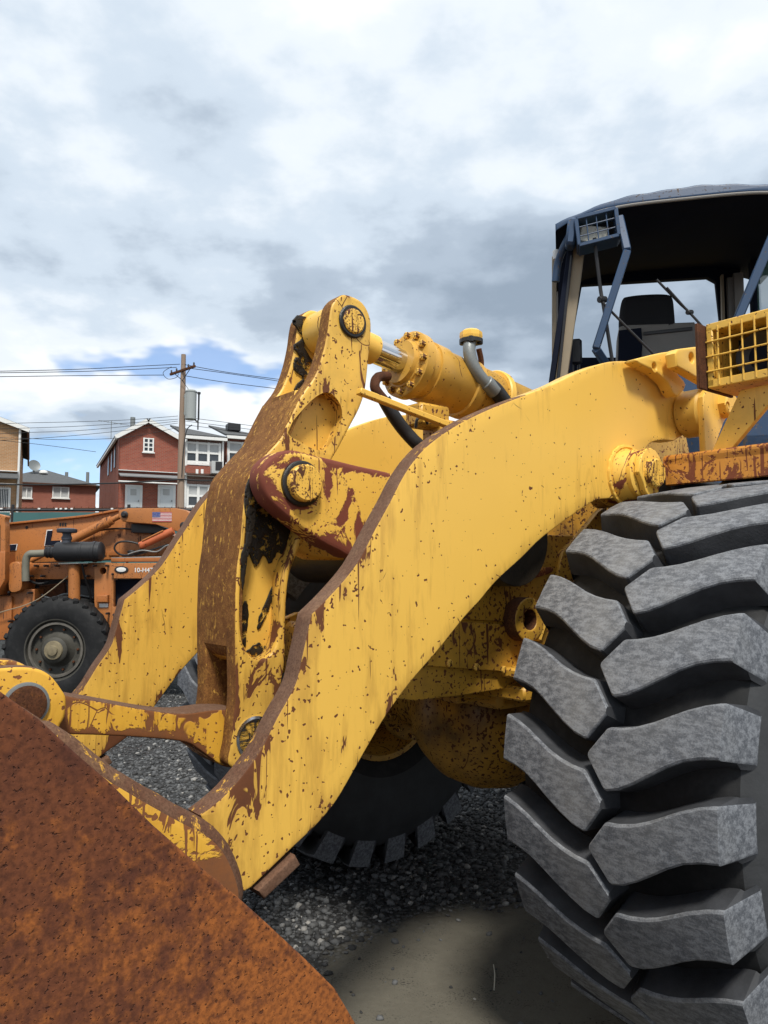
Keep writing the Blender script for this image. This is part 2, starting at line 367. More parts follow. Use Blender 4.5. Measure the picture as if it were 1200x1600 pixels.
# ------------------------------------------------------------------ ground
def ground_mat():
    m, g = mat('yard_ground'); o = g.coord('Object'); xx, yy, zz = g.sep(o)[0:3]
    n = g.noise(o, .9, 6, .6); f = g.noise(o, 22, 6, .7); vf = g.noise(o, 120, 4, .7)
    mud = g.mix(f, (.088, .080, .062), (.145, .134, .106)); mud = g.mix(g.step(g.m('ADD', vf, g.m('MULTIPLY', g.m('SUBTRACT', g.noise(o, 7, 3, .6), .5), .5)), .58, .68), mud, (.035, .032, .028))
    st = g.voro(o, 46, out='Color'); stv = g.sep(st)[0]
    grav = g.mix(stv, (.028, .029, .031), (.13, .134, .138)); grav = g.mix(g.step(g.voro(o, 46), .35, .6), grav, (.02, .02, .02))
    # packed mud beside the front wheel, loose gravel everywhere else
    dx = g.m('DIVIDE', g.m('SUBTRACT', xx, .62), .86); dy = g.m('DIVIDE', g.m('SUBTRACT', yy, 2.5), 1.06)
    r = g.m('SQRT', g.m('ADD', g.m('MULTIPLY', dx, dx), g.m('MULTIPLY', dy, dy)))
    r = g.m('ADD', r, g.m('MULTIPLY', g.m('SUBTRACT', n, .5), 1.1)); r = g.m('ADD', r, g.m('MULTIPLY', g.m('SUBTRACT', f, .5), .25))
    k = g.step(r, .92, 1.12); cc = g.mix(k, mud, grav)
    wet = g.step(g.noise(g.mapv(o, loc=(2.2, .5, 0)), .55, 3, .5), .50, .60)
    cc = g.mix(g.m('MULTIPLY', wet, .45), cc, (.02, .02, .02))
    wild = g.step(yy, 17, 24); cc = g.mix(wild, cc, (.10, .10, .085))
    h = g.m('ADD', g.m('MULTIPLY', f, .5), g.m('MULTIPLY', g.m('MULTIPLY', g.voro(o, 46), k), -.9))
    g.out(cc, g.step(wet, 0, 1, .9, .32), 0, g.bump(h, .6, .02), .4); return m
M['ground'] = ground_mat()
def hz(x, y):
    t = min(max((y - 18.5) / 9, 0), 1); t = t * t * (3 - 2 * t); t2 = min(max((y - 30) / 16, 0), 1)
    return 3.2 * t + 1.5 * t2
mb = MB(); xs = [-400, -200, -100, -60, -30, -15, -8, -4, 0, 4, 8, 15, 30, 60, 100, 200, 400]
ys = [-60, -20, -8, -3, 0, 3, 6, 10, 15, 18, 19, 20, 21, 22, 23, 24, 25, 26, 27, 28, 30, 34, 38, 42, 46, 50, 60, 100, 200, 400, 900]
mb.add([(a, b, hz(a, b)) for b in ys for a in xs], [[j * len(xs) + i, j * len(xs) + i + 1, (j + 1) * len(xs) + i + 1, (j + 1) * len(xs) + i] for j in range(len(ys) - 1) for i in range(len(xs) - 1)])
tag(mb.build('ground', M['ground']), kind='structure')

# ================================================================== WHEEL LOADER
def UL(pts, v): return [tuple(U(p[0], p[1], v)) + tuple(p[2:]) for p in pts]
def UV(px, py, u):                                   # photo point on the loader plane "u forward of the axle" -> (left, up)
    dd = ray(px, py); t = (u - (EYE - ORG).dot(FW)) / dd.dot(FW); P = EYE + dd * t
    return ((P - ORG).dot(LF), P.z)
def P3(px, py, v): a = U(px, py, v); return Vector((a[0], v, a[1]))
def join(name, objs, parent):
    """several meshes into one part (materials kept by name)"""
    bm = bmesh.new(); mats = []
    for o in objs:
        mp = []
        for mt in o.data.materials:
            if mt not in mats: mats.append(mt)
            mp.append(mats.index(mt))
        n = len(bm.faces); bm.from_mesh(o.data); bm.faces.ensure_lookup_table()
        for f in bm.faces[n:]: f.material_index = mp[f.material_index] if mp else 0
        bpy.data.objects.remove(o)
    me = bpy.data.meshes.new(name); bm.to_mesh(me); bm.free(); finish(me)
    return link(name, me, mats, parent)

loader = empty('wheel_loader', MACH, 'huge chipped yellow wheel loader with rusty bucket and blue cab roof', 'wheel loader')

# ---- lift arms
ARM = [(378, 1396, 1), (345, 1330), (312, 1274, 1), (357, 1236), (404, 1176), (432, 1122), (460, 1071), (470, 1032), (486, 959, 1), (520, 925), (557, 880),
       (587, 824), (610, 782), (629, 745), (652, 712), (680, 686), (722, 659), (780, 632), (860, 602), (900, 583), (940, 568), (967, 564), (993, 566),
       (1022, 577), (1050, 595), (1074, 617), (1084, 645), (1076, 672), (1053, 689, 1), (1030, 688), (1013, 695), (1005, 712), (998, 745), (975, 776), (953, 779), (935, 781),
       (915, 791), (850, 838), (816, 871), (776, 908), (749, 940), (725, 966), (685, 1016), (641, 1067), (604, 1118), (580, 1158), (556, 1200),
       (527, 1250), (497, 1287), (452, 1330), (393, 1387, 1)]
armuz = spline(UL(ARM, .675), 4)
def armedge(c, n):
    if abs(n.y) > .72: return 0
    if n.x < -.55 and n.z < .3 and c.x < 1.2: return 1
    if c.x > .62 and c.z < 2.05: return 2 if (c.z < 1.08 or c.z > 1.80) else 1
    return 0
arms = []
for s in (1, -1):
    v0, v1 = (.610, .675) if s > 0 else (-.675, -.610)
    a = plate('lift_arm', [armuz], v0, v1, [M['arm'], M['edge'], M['edgefl']], loader, .005, edge=armedge); arms.append(a)
    edgewear(a, [armuz], lambda c, n: abs(n.y) > .95 and (n.y > 0))
    blk = UL([(393, 1386), (452, 1331), (460, 1346), (404, 1399)], .66)
    bb = plate('stop_block', [blk], s * .64 - .05, s * .64 + .05, M['edge'], a, .006)
# boss + keeper on the lift cylinder pin, both arms
for s, a in ((1, arms[0]), (-1, arms[1])):
    c = P3(978, 744, .675); c.y = s * .6
    mb = MB(); ax = Vector((0, s, 0))
    mb.lathe(c, ax, [(0, .105), (.078, .105), (.09, .098), (.125, .092), (.13, .088), (.150, .088), (.155, .08)], 32)
    mb.build('pin_boss', M['worn'], a)
    rr = random.Random(3); MB().tube([(c.x + (.108 + .003 * rr.random()) * math.cos(t), s * (.677 + .002 * rr.random()), c.z + (.108 + .003 * rr.random()) * math.sin(t)) for t in [k * 2 * math.pi / 60 for k in range(61)]], .008, 6).build('weld_bead', M['yellow'], a)
    kp = [(c.x + .078 * math.sin(t) * (1.0 if math.cos(t) > 0 else .75), c.z + .088 * math.cos(t) * 1.05) for t in [k * math.pi / 8 for k in range(16)]]
    k0 = plate('keeper_plate', [kp], min(s * .758, s * .782), max(s * .758, s * .782), M['worn'], a, .004)
    MB().lathe((c.x, s * .782, c.z), ax, [(0, .052), (.02, .052), (.026, .046)], 24).build('pin_end', M['capmat'], a)
# cross tube between the arms with the two lever lugs
ct = (.60, 1.58)
tube = MB(); tube.cyl((ct[0], -.612, ct[1]), (ct[0], .612, ct[1]), .16, seg=36)
cross = tube.build('cross_tube', plain('shade_dark_steel', (.022, .016, .010), .5, 0, .8, 12, .4), loader)  # tube coloured near black to stand for the shade behind the lever
LUG = [(409, 748), (416, 722), (438, 706), (462, 703), (490, 710), (516, 716), (560, 727), (622, 742), (680, 770, 1), (640, 860), (560, 872), (530, 862), (500, 846), (470, 824), (440, 800), (419, 778)]
lug = spline(UL(LUG, .24), 4)
for s in (1, -1):
    ll = plate('lever_lug', [lug if s > 0 else [Vector((p[0] - .115, p[1])) for p in lug]], min(s * .15, s * .24), max(s * .15, s * .24), M['worn'], cross, .016)
    if s > 0: edgewear(ll, [lug, circ((P3(470, 756, .24).x, P3(470, 756, .24).z), .075)], lambda c, n: n.y > .95, .03, 6)
    c = P3(470, 756, .24)
    MB().lathe((c.x - (0 if s > 0 else .1), s * .24, c.z), (0, s, 0), [(0, .060), (.034, .060), (.040, .054)], 36).build('pivot_pin', M['capmat'], cross)
    MB().lathe((c.x - (0 if s > 0 else .1), s * .24, c.z), (0, s, 0), [(0, .074), (.010, .074), (.013, .070), (.013, .0605)], 36).build('pin_ring', M['blackring'], cross)

# ---- tilt lever (bellcrank)
CR = [(543, 460), (567, 472), (580, 498), (580, 530), (577, 560), (572, 607), (563, 637), (548, 666), (530, 700), (514, 728), (502, 760), (490, 800), (478, 838), (464, 868),
      (453, 900), (448, 950), (447, 1015), (444, 1050), (436, 1090), (425, 1130), (412, 1168), (392, 1194), (370, 1202), (357, 1192), (362, 1160), (365, 1127), (369, 1087), (368, 1015),
      (368, 959), (370, 895), (376, 850), (381, 790), (389, 745), (407, 719), (440, 683), (460, 640), (473, 615), (492, 588), (504, 555), (512, 520), (516, 490), (520, 474), (530, 463)]
P_UP = [(446, 668), (468, 638), (492, 615), (512, 608), (529, 620), (538, 640), (536, 662), (524, 690), (508, 708), (488, 706), (466, 694), (450, 684)]
P_LO = [(386, 806), (383, 840), (379, 880), (376, 950), (379, 1000), (390, 1022), (408, 1030), (425, 1020), (435, 995), (439, 950), (441, 905), (450, 876), (461, 850), (466, 822), (440, 800), (412, 786), (395, 790)]
v = .14
crl, pu, pl = spline(UL(CR, v), 4), spline(UL(P_UP, v), 4), spline(UL(P_LO, v), 4)
front_line = sorted([(p[1], p[0]) for p in UL(CR[23:] + CR[:1], v)])
def front_x(z):
    if z <= front_line[0][0]: return front_line[0][1]
    for (za, xa), (zb, xb) in zip(front_line, front_line[1:]):
        if za <= z <= zb: return xa + (xb - xa) * (z - za) / max(zb - za, 1e-6)
    return front_line[-1][1]
def crankedge(c, n):
    if abs(n.y) > .6: return 1 if (abs(c.y) < .0755 and c.z < 1.25) else 0
    return 1 if c.x > front_x(c.z) - .022 else 0
pcs = []
for s in (1, -1):
    pcs.append(plate('s', [crl, pu, pl], min(s * .072, s * .14), max(s * .072, s * .14), [M['crank'], M['castrust']], None, .011, edge=crankedge))
MID = [(486, 603), (568, 622), (563, 637), (548, 666), (530, 700), (514, 728), (502, 760), (490, 800), (478, 838), (464, 868), (453, 900), (448, 950), (446, 1000), (425, 1032), (400, 1040), (380, 1030), (369, 1010),
       (369, 959), (371, 895), (377, 850), (382, 790), (390, 745), (408, 719), (441, 683), (461, 640), (474, 617)]
pcs.append(plate('s', [spline(UL(MID, v), 3)], -.078, .078, [M['crank'], M['castrust']], None, .004, edge=crankedge))
BAND = [(369, 1012), (368, 959), (370, 895), (376, 850), (381, 790), (389, 745), (407, 719), (440, 683), (460, 640), (474, 613)]
fo = [Vector(p) for p in UL(BAND, v)]; fo = [Vector((p.x + .0015, p.y)) for p in fo]; bo = [Vector((p.x - .03, p.y - .012)) for p in fo]
pcs.append(plate('s', [fo + bo[::-1]], -.131, .131, [M['crank'], M['castrust']], None, .002, edge=lambda c, n: 1))
edgewear(pcs[0], [crl, pu, pl], lambda c, n: n.y > .95, .035, 6)
lever = join('tilt_lever', pcs, loader)
ctop = P3(550, 503, .14)
for s in (1, -1):
    MB().lathe((ctop.x, s * .138, ctop.z), (0, s, 0), [(0, .058), (.008, .060), (.012, .055), (.012, .048)], 32, caps=True).build('pin_ring', M['blackring'], lever)
    MB().lathe((ctop.x, s * .140, ctop.z), (0, s, 0), [(0, .047), (.013, .046), (.018, .040)], 28).build('pin_cap', M['capmat'], lever)
clow = P3(398, 1152, .14)
for s in (1, -1):
    MB().lathe((clow.x, s * .138, clow.z), (0, s, 0), [(0, .066), (.006, .066), (.008, .058), (.002, .056), (.002, .02)], 32).build('pin_ring', M['chrome'], lever)
def blob(name, pts, m, parent, seed=1, amp=.35):
    bm = bmesh.new(); rr = random.Random(seed)
    for (c, rad) in pts:
        r0 = bmesh.ops.create_icosphere(bm, subdivisions=2, radius=1)
        for vv in r0['verts']: vv.co = Vector((vv.co[i] * rad[i] * (1 + amp * (rr.random() - .5)) for i in range(3))) + Vector(c)
    mb = MB(); mb.bm(bm); return mb.build(name, m, parent, 80)
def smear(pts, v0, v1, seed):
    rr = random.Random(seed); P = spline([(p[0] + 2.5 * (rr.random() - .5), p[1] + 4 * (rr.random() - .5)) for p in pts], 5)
    return plate('grease_and_shade', [[U(p[0] + 1.2 * (rr.random() - .5), p[1] + 2.5 * (rr.random() - .5), v1) for p in P]], v0, v1, M['grease_and_shade'], lever, .002)
smear([(386, 752), (402, 745), (418, 752), (424, 775), (440, 795), (430, 800), (405, 792), (398, 815), (392, 850), (388, 872), (385, 850), (386, 815), (383, 790)], .139, .146, 2)  # black patch: mostly the lug's shadow painted on, with some grease
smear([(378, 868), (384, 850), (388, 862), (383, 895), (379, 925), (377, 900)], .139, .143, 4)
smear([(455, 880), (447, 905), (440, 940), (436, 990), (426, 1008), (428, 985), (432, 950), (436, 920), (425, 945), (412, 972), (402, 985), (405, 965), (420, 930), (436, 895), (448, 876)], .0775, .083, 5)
smear([(392, 792), (412, 788), (440, 802), (464, 824), (458, 846), (446, 868), (436, 862), (424, 880), (414, 866), (402, 884), (392, 868), (387, 840)], .0775, .085, 12)  # painted shade: dark layer over the pocket top that the lug occludes
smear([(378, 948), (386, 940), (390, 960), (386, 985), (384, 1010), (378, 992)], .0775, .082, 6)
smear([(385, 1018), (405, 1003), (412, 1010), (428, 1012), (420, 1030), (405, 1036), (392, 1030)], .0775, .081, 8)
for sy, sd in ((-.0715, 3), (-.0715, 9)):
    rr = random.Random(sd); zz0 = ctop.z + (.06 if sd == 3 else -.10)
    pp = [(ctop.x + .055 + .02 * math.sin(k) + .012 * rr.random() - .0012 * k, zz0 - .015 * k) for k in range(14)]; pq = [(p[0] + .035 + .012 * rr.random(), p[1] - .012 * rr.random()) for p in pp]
    plate('grease_and_shade', [pp + pq[::-1]], sy - .002, sy + .008, M['grease_and_shade'], lever, .002)
# ---- tilt cylinder
A0 = Vector((ctop.x, 0, ctop.z)); ax = (Vector((.189, 0, 2.262)) - Vector((.60, 0, 2.328))).normalized()
mb = MB(); mb.cyl(A0 - Vector((0, .068, 0)), A0 + Vector((0, .068, 0)), .083, seg=36, bev=.008)
mb.cyl(A0 + ax * .04, A0 + ax * .215, .060, .058, 28, .006); eye = mb.build('rod_eye', M['yellow'], loader)
MB().cyl(A0 + ax * .20, A0 + ax * .42, .049, seg=32).build('piston_rod', M['chrome'], loader)
f0 = .345
mb = MB(); mb.lathe(A0 + ax * f0, ax, [(0, .062), (0, .088), (.018, .094), (.02, .100), (.028, .104), (.03, .132), (.034, .138), (.072, .138), (.076, .134), (.078, .118), (.12, .118), (.122, .126), (.19, .126), (.2, .119), (1.15, .119), (1.16, .110)], 48)
mb.lathe(A0 + ax * (f0 + .33), ax, [(0, .124), (.004, .130), (.05, .130), (.054, .124)], 48)
barrel = mb.build('cylinder_barrel', painted('cyl_paint', (.60, .335, .055), chip=-.02, speck=.02, streak=.4, grime=.45), loader)
e1 = Vector((0, 1, 0)); e2 = ax.cross(e1)
bolt = MB().lathe((0, 0, 0), (0, 0, 1), [(0, .0155), (.014, .0155), (.016, .014), (.020, .009)], 6).build('bolt', M['capmat'], barrel, 20)
bolt.location = A0 + ax * (f0 + .03) + e1 * .118; rq = (-ax).to_track_quat('Z', 'Y'); bolt.rotation_euler = rq.to_euler()
for k in range(1, 12):
    b = copyobj(bolt, barrel); t = 2 * math.pi * k / 12; b.location = A0 + ax * (f0 + .03) + (e1 * math.cos(t) + e2 * math.sin(t)) * .118
# port flange and grey pipe on the barrel
pp = [P3(736, 528, .10), P3(733, 548, .11), P3(740, 573, .12), P3(757, 597, .13), P3(772, 612, .13)]
MB().tube(pp, .0265, 14).build('oil_pipe', M['steel'], barrel)
MB().tube([P3(762, 600, .13), P3(776, 612, .135), P3(796, 640, .14), P3(820, 672, .14), P3(860, 700, .12)], .033, 14).build('oil_hose', M['hose'], barrel)
MB().cyl(P3(758, 597, .13), P3(774, 612, .134), .034, seg=16).build('hose_ferrule', M['steel'], barrel)
c = P3(736, 526, .10)
mb = MB(); mb.lathe(c + Vector((0, 0, -.012)), (0, 0, 1), [(0, .045), (.012, .048), (.014, .048), (.03, .046), (.04, .030), (.043, .012)], 8); mb.build('port_cap', M['yellow'], barrel)
mb = MB()
for k in range(4):
    t = math.pi / 4 + k * math.pi / 2; mb.cyl(c + Vector((math.cos(t) * .036, math.sin(t) * .036, -.035)), c + Vector((math.cos(t) * .036, math.sin(t) * .036, -.008)), .013, seg=8)
mb.lathe(c + Vector((0, 0, -.028)), (0, 0, 1), [(0, .047), (.016, .047)], 20); mb.build('flange_bolts', M['black'], barrel)
bp = [P3(748, 545, .06), P3(752, 570, .05), P3(745, 600, .03)]; MB().tube(bp, .012, 8).build('bracket_rod', M['darkrust'], barrel)
# saddle clamp round the barrel
mb = MB(); sc0 = A0 + ax * (f0 + .52)
mb.lathe(sc0, ax, [(0, .119), (0, .132), (.006, .137), (.03, .137), (.036, .132), (.036, .119)], 40, caps=False); mb.build('saddle_clamp', M['yellow'], barrel)
# hose below the head, thin guard bar, clamp block
MB().tube([P3(606, 588, .03), P3(590, 590, .05), P3(586, 606, .07), P3(600, 625, .08)], .019, 12).build('oil_pipe', M['darkrust'], barrel)
MB().tube([P3(600, 624, .08), P3(614, 648, .09), P3(634, 675, .10), P3(660, 700, .12), P3(700, 720, .10)], .026, 14).build('oil_hose', M['hose'], barrel)
a, b = P3(560, 611, .21), P3(735, 678, .21)
MB().span(a, b, (.03, .022), .003).build('guard_bar', M['yellow'], loader)
mb = MB(); c = P3(668, 652, .06); mb.box(c, (.16, .10, .09), None, .01); mb.box(c + Vector((-.12, 0, -.05)), (.2, .12, .08), None, .01); mb.build('valve_block', M['frame'], barrel)
MB().tube([P3(650, 668, .12), P3(652, 655, .13), P3(662, 650, .13), P3(668, 662, .12)], .006, 8).build('hose_clip', M['black'], barrel)

# ---- tilt link and bucket
LNK = [(60, 1070), (104, 1086), (160, 1096), (240, 1110), (290, 1114), (340, 1108), (385, 1112), (412, 1140), (408, 1175), (385, 1198), (356, 1199), (338, 1191), (312, 1172), (290, 1160), (240, 1154), (160, 1149), (96, 1147), (40, 1140), (15, 1110), (25, 1080)]
lnk = spline(UL(LNK, .065), 4)
tl = plate('tilt_link', [lnk], -.065, .065, [M['lugpaint'], M['edge']], loader, .006, edge=lambda c, n: 1 if n.z > .6 else 0)
edgewear(tl, [lnk], lambda c, n: n.y > .95, .012, 6)
EDGE = [(0, 1080), (65, 1127), (120, 1178), (170, 1221), (240, 1290), (320, 1360), (370, 1400), (420, 1445), (480, 1501), (525, 1546), (557, 1600)]
VB = 1.50
be = UL(EDGE, VB)
top = [(2.62, 1.60), (2.50, 1.49)]
side = [(3.02, .02), (3.10, .05), (2.98, .60), (2.86, 1.20), (2.74, 1.62), (2.66, 1.64)] + top + be + [(1.855, .72), (1.85, .58), (1.90, .44), (2.00, .33), (2.15, .25)]
bucket = plate('bucket', [side], VB - .032, VB, M['bucket'], loader, .004)
inner = [Vector(p) for p in ([(3.02, .03)] + [(2.15, .26), (2.01, .34), (1.912, .445), (1.866, .58), (1.872, .72)] + be[::-1] + top[::-1])]
mb = MB(); nn = len(inner)
def offs(i):
    a = inner[max(i - 1, 0)]; b = inner[min(i + 1, nn - 1)]; t = (b - a).normalized(); return Vector((t.y, -t.x))
vsx = []
for vv in (-VB + .004, VB - .03):
    for i, p in enumerate(inner):
        nrm = offs(i); ip = p + nrm * .012; op = p + nrm * .040; vsx += [(ip.x, vv, ip.y), (op.x, vv, op.y)]
fs = []
for i in range(nn - 1):
    for k in (0, 1): fs.append([2 * i + k, 2 * i + 2 + k, 2 * nn + 2 * i + 2 + k, 2 * nn + 2 * i + k][::(-1 if k else 1)])
mb.add(vsx, fs); mb.build('bucket_shell', M['bucket'], bucket, 60)
plate('bucket_side', [side], -VB, -VB + .032, M['bucket'], bucket, .004)
mb = MB(); mb.box((3.06, 0, .035), (.22, 3.0, .035), None, .008); mb.build('cutting_edge', M['darkrust'], bucket)
HL = [(60, 1130), (176, 1199), (224, 1228), (280, 1260), (320, 1281), (346, 1305), (364, 1336), (376, 1374), (375, 1404), (360, 1440), (300, 1500, 1), (60, 1330, 1)]
hl = spline(UL(HL, .76), 4)
hmat = lambda c, n: 1 if (abs(n.y) < .93 and n.z > -.2) else 0
for s in (1, -1):
    for a, b in ((.69, .795), (.49, .575)): hg = plate('hinge_lug', [hl], min(s * a, s * b), max(s * a, s * b), [M['lugpaint'], M['edgefl']], bucket, .036, edge=hmat, bres=4); edgewear(hg, [hl], lambda c, n: n.y > .95, .045, 6)
EAR = [(-30, 1048), (0, 1044), (32, 1042), (60, 1045), (80, 1056), (96, 1076), (104, 1092), (102, 1120), (92, 1150), (110, 1230, 1), (-60, 1230, 1)]
ear = spline(UL(EAR, .14), 4)
for s in (1, -1):
    plate('link_ear', [ear], min(s * .075, s * .14), max(s * .075, s * .14), [M['lugpaint'], M['edge']], bucket, .010, edge=lambda c, n: 1 if abs(n.y) < .5 else 0)
c = P3(40, 1101, .14)
for s in (1, -1):
    MB().lathe((c.x, s * .138, c.z), (0, s, 0), [(0, .058), (.010, .058), (.012, .052)], 32).build('pin_ring', M['steel'], bucket)
    MB().lathe((c.x, s * .139, c.z), (0, s, 0), [(0, .050), (.014, .050), (.016, .044)], 32).build('pin_end', M['darkrust'], bucket)

# ---- front frame, axle
FRM = [(-1.45, .95), (-1.45, 1.55), (-.95, 1.75), (-.72, 2.26), (-.55, 2.30), (-.44, 2.26), (-.36, 1.9), (-.20, 1.64), (.10, 1.61), (.26, 1.60), (.34, 1.50), (.42, 1.33), (.80, 1.30), (.93, 1.22), (.96, 1.12), (.90, 1.06), (.2, 1.06), (-.2, .95)]
for s in (1, -1): plate('frame_side', [spline([(p[0], p[1], 1) if i in (0, 1, 16, 17) else p for i, p in enumerate(FRM)], 3)], min(s * .40, s * .44), max(s * .40, s * .44), M['frame'], loader, .005)
fs1 = [o for o in loader.children if o.name.startswith('frame_side')][0]
mb = MB(); mb.box((.28, 0, 1.17), (1.2, .80, .20), None, .02); mb.box((-.5, 0, 1.15), (1.9, .78, .36), None, .02); mb.box((-.52, 0, 1.6), (.25, .78, .6), None, .02)
mb.build('frame_body', M['dirty'], loader)
# upper stiffener plates that show under the arm
ST = UL([(905, 838), (935, 800), (950, 790), (925, 905), (880, 990), (860, 960), (872, 900), (880, 862)], .47)
plate('stiffener', [ST], .442, .47, M['frame'], fs1, .004)
SP = spline(UL([(850, 838, 1), (868, 866), (872, 880), (840, 945), (800, 972, 1), (700, 966, 1), (740, 935, 1)], .452), 3)
plate('wear_plate', [SP], .441, .455, M['frame'], fs1, .003)
BL = UL([(690, 970), (815, 978), (828, 1052), (640, 1038)], .455)
plate('skirt_plate', [BL], .441, .462, M['frame'], fs1, .003)
BOL = [(662, 1031), (700, 1036), (742, 1042), (785, 1046)]
b0 = MB().lathe((0, 0, 0), (0, 1, 0), [(0, .0135), (.010, .0135), (.012, .011)], 6).build('bolt', M['capmat'], fs1, 20); b0.location = P3(*BOL[0], .462)
for p in BOL[1:]:
    b = copyobj(b0, fs1); b.location = P3(*p, .462)
c = P3(822, 968, .50)
ring = plate('lifting_eye', [circ((c.x, c.z), .078, 28), circ((c.x, c.z), .036, 20)], .46, .52, [M['frame'], M['darkrust']], fs1, .006, edge=lambda c, n: 1 if abs(n.y) < .4 and n.x > .1 else 0)
mb = MB(); mb.span(P3(858, 930, .49), P3(835, 1000, .49), (.05, .02)); mb.build('eye_rib', M['yellow'], fs1)
sl = spline(UL([(815, 902), (830, 892), (860, 886), (862, 894), (840, 902), (822, 905)], .458), 3)
plate('slot_cover', [sl], .453, .460, M['rustfend'], fs1, .002)
mb = MB(); mb.box(P3(820, 1075, .42), (.26, .22, .05), None, .008); mb.box(P3(810, 1066, .44) + Vector((0, 0, .045)), (.2, .2, .035), None, .008); mb.build('axle_pad', M['frame'], loader)
# pipes and clutter between frame and axle
mb = MB(); mb.tube([P3(640, 1060, .3), P3(700, 1068, .32), P3(760, 1062, .34), P3(790, 1075, .35)], .02, 8); mb.tube([P3(600, 1080, .25), P3(650, 1085, .3), P3(690, 1080, .3), P3(770, 1088, .33)], .016, 8)
mb.box(P3(745, 1070, .25), (.3, .1, .1), None, .01); mb.build('brake_lines', M['dirty'], loader)
ZA = .875
mb = MB()
mb.lathe((-.22, 0, ZA), (1, 0, 0), [(0, .16), (.06, .26), (.16, .31), (.30, .315), (.42, .295), (.52, .25), (.60, .18), (.64, .10), (.66, .03)], 40)
for s in (1, -1):
    mb.lathe((0, 0, ZA), (0, s, 0), [(.10, .29), (.24, .25), (.36, .19), (.46, .165), (.56, .165), (.565, .225), (.60, .23), (.605, .19), (.9, .18)], 36)
axle = mb.build('front_axle', M['dirty'], loader)
b0 = MB().lathe((0, 0, 0), (0, -1, 0), [(0, .013), (.012, .013), (.014, .01)], 6).build('bolt', M['capmat'], axle, 20); b0.location = (.205, .562, ZA)
for s in (1, -1):
    for k in range(14):
        if s > 0 and k == 0: continue
        b = copyobj(b0, axle); t = 2 * math.pi * k / 14; b.location = (.205 * math.cos(t), s * .562, ZA + .205 * math.sin(t)); b.rotation_euler = (0 if s > 0 else math.pi, 0, 0)
# lift cylinders under the arms
for s in (1, -1):
    a = Vector((-.05, s * .52, 1.80)); b = Vector((-.95, s * .52, 1.15)); dd = (b - a).normalized()
    MB().cyl(a, a + dd * .5, .04, seg=20).build('lift_rod', M['chrome'], loader)
    mb = MB(); mb.cyl(a + dd * .35, b, .085, seg=28); mb.cyl(a - Vector((0, .05, 0)), a + Vector((0, .05, 0)), .08, seg=24); mb.build('lift_cylinder', M['dirty'], loader)

# ---- wheels
RT = .885
def lugmesh(side):
    S = [(-.020, -.014, .006, 0), (.028, -.080, .068, 0), (.036, -.083, .072, 0), (.07, -.074, .076, .0), (.11, -.052, .086, .001), (.15, -.026, .102, .002), (.19, .001, .123, .004), (.23, .023, .144, .007), (.27, .036, .161, .010), (.303, .042, .171, .013), (.315, .043, .173, .015), (.326, .043, .174, .065), (.340, .044, .174, .130)]
    vs = []; fs = []
    for (vv, lo, hi, dr) in S:
        r = RT - dr; rb = min(RT - .10, r - .012) if vv < .32 else r - .03
        mid = (lo + hi) / 2; cs = [(lo - .016, rb), (lo - .001, r - .008), (lo + .001, r - .003), (lo + .006, r), (mid, r), (hi - .006, r), (hi - .001, r - .003), (hi + .001, r - .008), (hi + .016, rb)]
        for s_, rr in cs:
            t = s_ / RT; vs.append((rr * math.cos(t), side * vv, rr * math.sin(t)))
    k = 9
    for i in range(len(S) - 1):
        for j in range(k - 1):
            q = [i * k + j, (i + 1) * k + j, (i + 1) * k + j + 1, i * k + j + 1]; fs.append(q if side > 0 else q[::-1])
    e = [j for j in range(k)]; fs.append(e if side > 0 else e[::-1]); e = [(len(S) - 1) * k + j for j in range(k)][::-1]; fs.append(e if side > 0 else e[::-1])
    me = bpy.data.meshes.new('tread_lug'); me.from_pydata(vs, [], fs); finish(me, 26); me.materials.append(M['lug']); me.materials.append(M['lugside'])
    nst = len(S) - 1
    for p in me.polygons:
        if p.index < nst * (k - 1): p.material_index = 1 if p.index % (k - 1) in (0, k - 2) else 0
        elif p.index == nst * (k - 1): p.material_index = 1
    return me
LM = {1: lugmesh(1), -1: lugmesh(-1)}
NL = 24
def tyremesh():
    r = RT; half = [(0, r - .085), (.10, r - .086), (.22, r - .090), (.28, r - .096), (.318, r - .112), (.345, r - .15), (.362, r - .21), (.366, r - .28), (.355, r - .36), (.325, r - .44), (.285, r - .50), (.27, r - .525), (.25, r - .53)]
    prof = [(-a, b) for a, b in half[::-1]] + half[1:]
    mb = MB(); mb.lathe((0, 0, 0), (0, 1, 0), prof, 96, caps=False)
    me = bpy.data.meshes.new('wheel'); me.from_pydata([v for v in mb.v], [], mb.f); finish(me, 60); me.materials.append(M['carcass']); me.materials.append(M['sidewall'])
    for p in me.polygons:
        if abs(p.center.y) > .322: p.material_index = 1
    return me
TM = tyremesh()
mb = MB(); mb.lathe((0, 0, 0), (0, 1, 0), [(-.29, .372), (-.29, .345), (-.20, .325), (-.05, .31), (.04, .30), (.06, .12), (.05, .0)], 48, caps=False)
mb.lathe((0, 0, 0), (0, 1, 0), [(.04, .30), (.20, .325), (.29, .345), (.29, .372)], 48, caps=False); mb.lathe((0, 0, 0), (0, 1, 0), [(.05, .22), (.20, .20), (.26, .17), (.28, .10), (.285, .0)], 36)
rimo = mb.build('rim', M['dirty'], None); RIM = rimo.data; bpy.data.objects.remove(rimo)
def wheel(loc, heading, side, phase, parent):
    wl = link('wheel', TM, None, parent); wl.location = loc; wl.rotation_euler = (0, 0, heading)
    rm = link('rim', RIM, None, wl); rm.rotation_euler = (0, 0, 0 if side > 0 else math.pi)
    for k in range(NL):
        for h in (1, -1):
            lg = link('tread_lug', LM[h], None, wl); lg.rotation_euler = (0, -(2 * math.pi * (k + (.5 if h < 0 else 0)) / NL + phase), 0)
    return wl
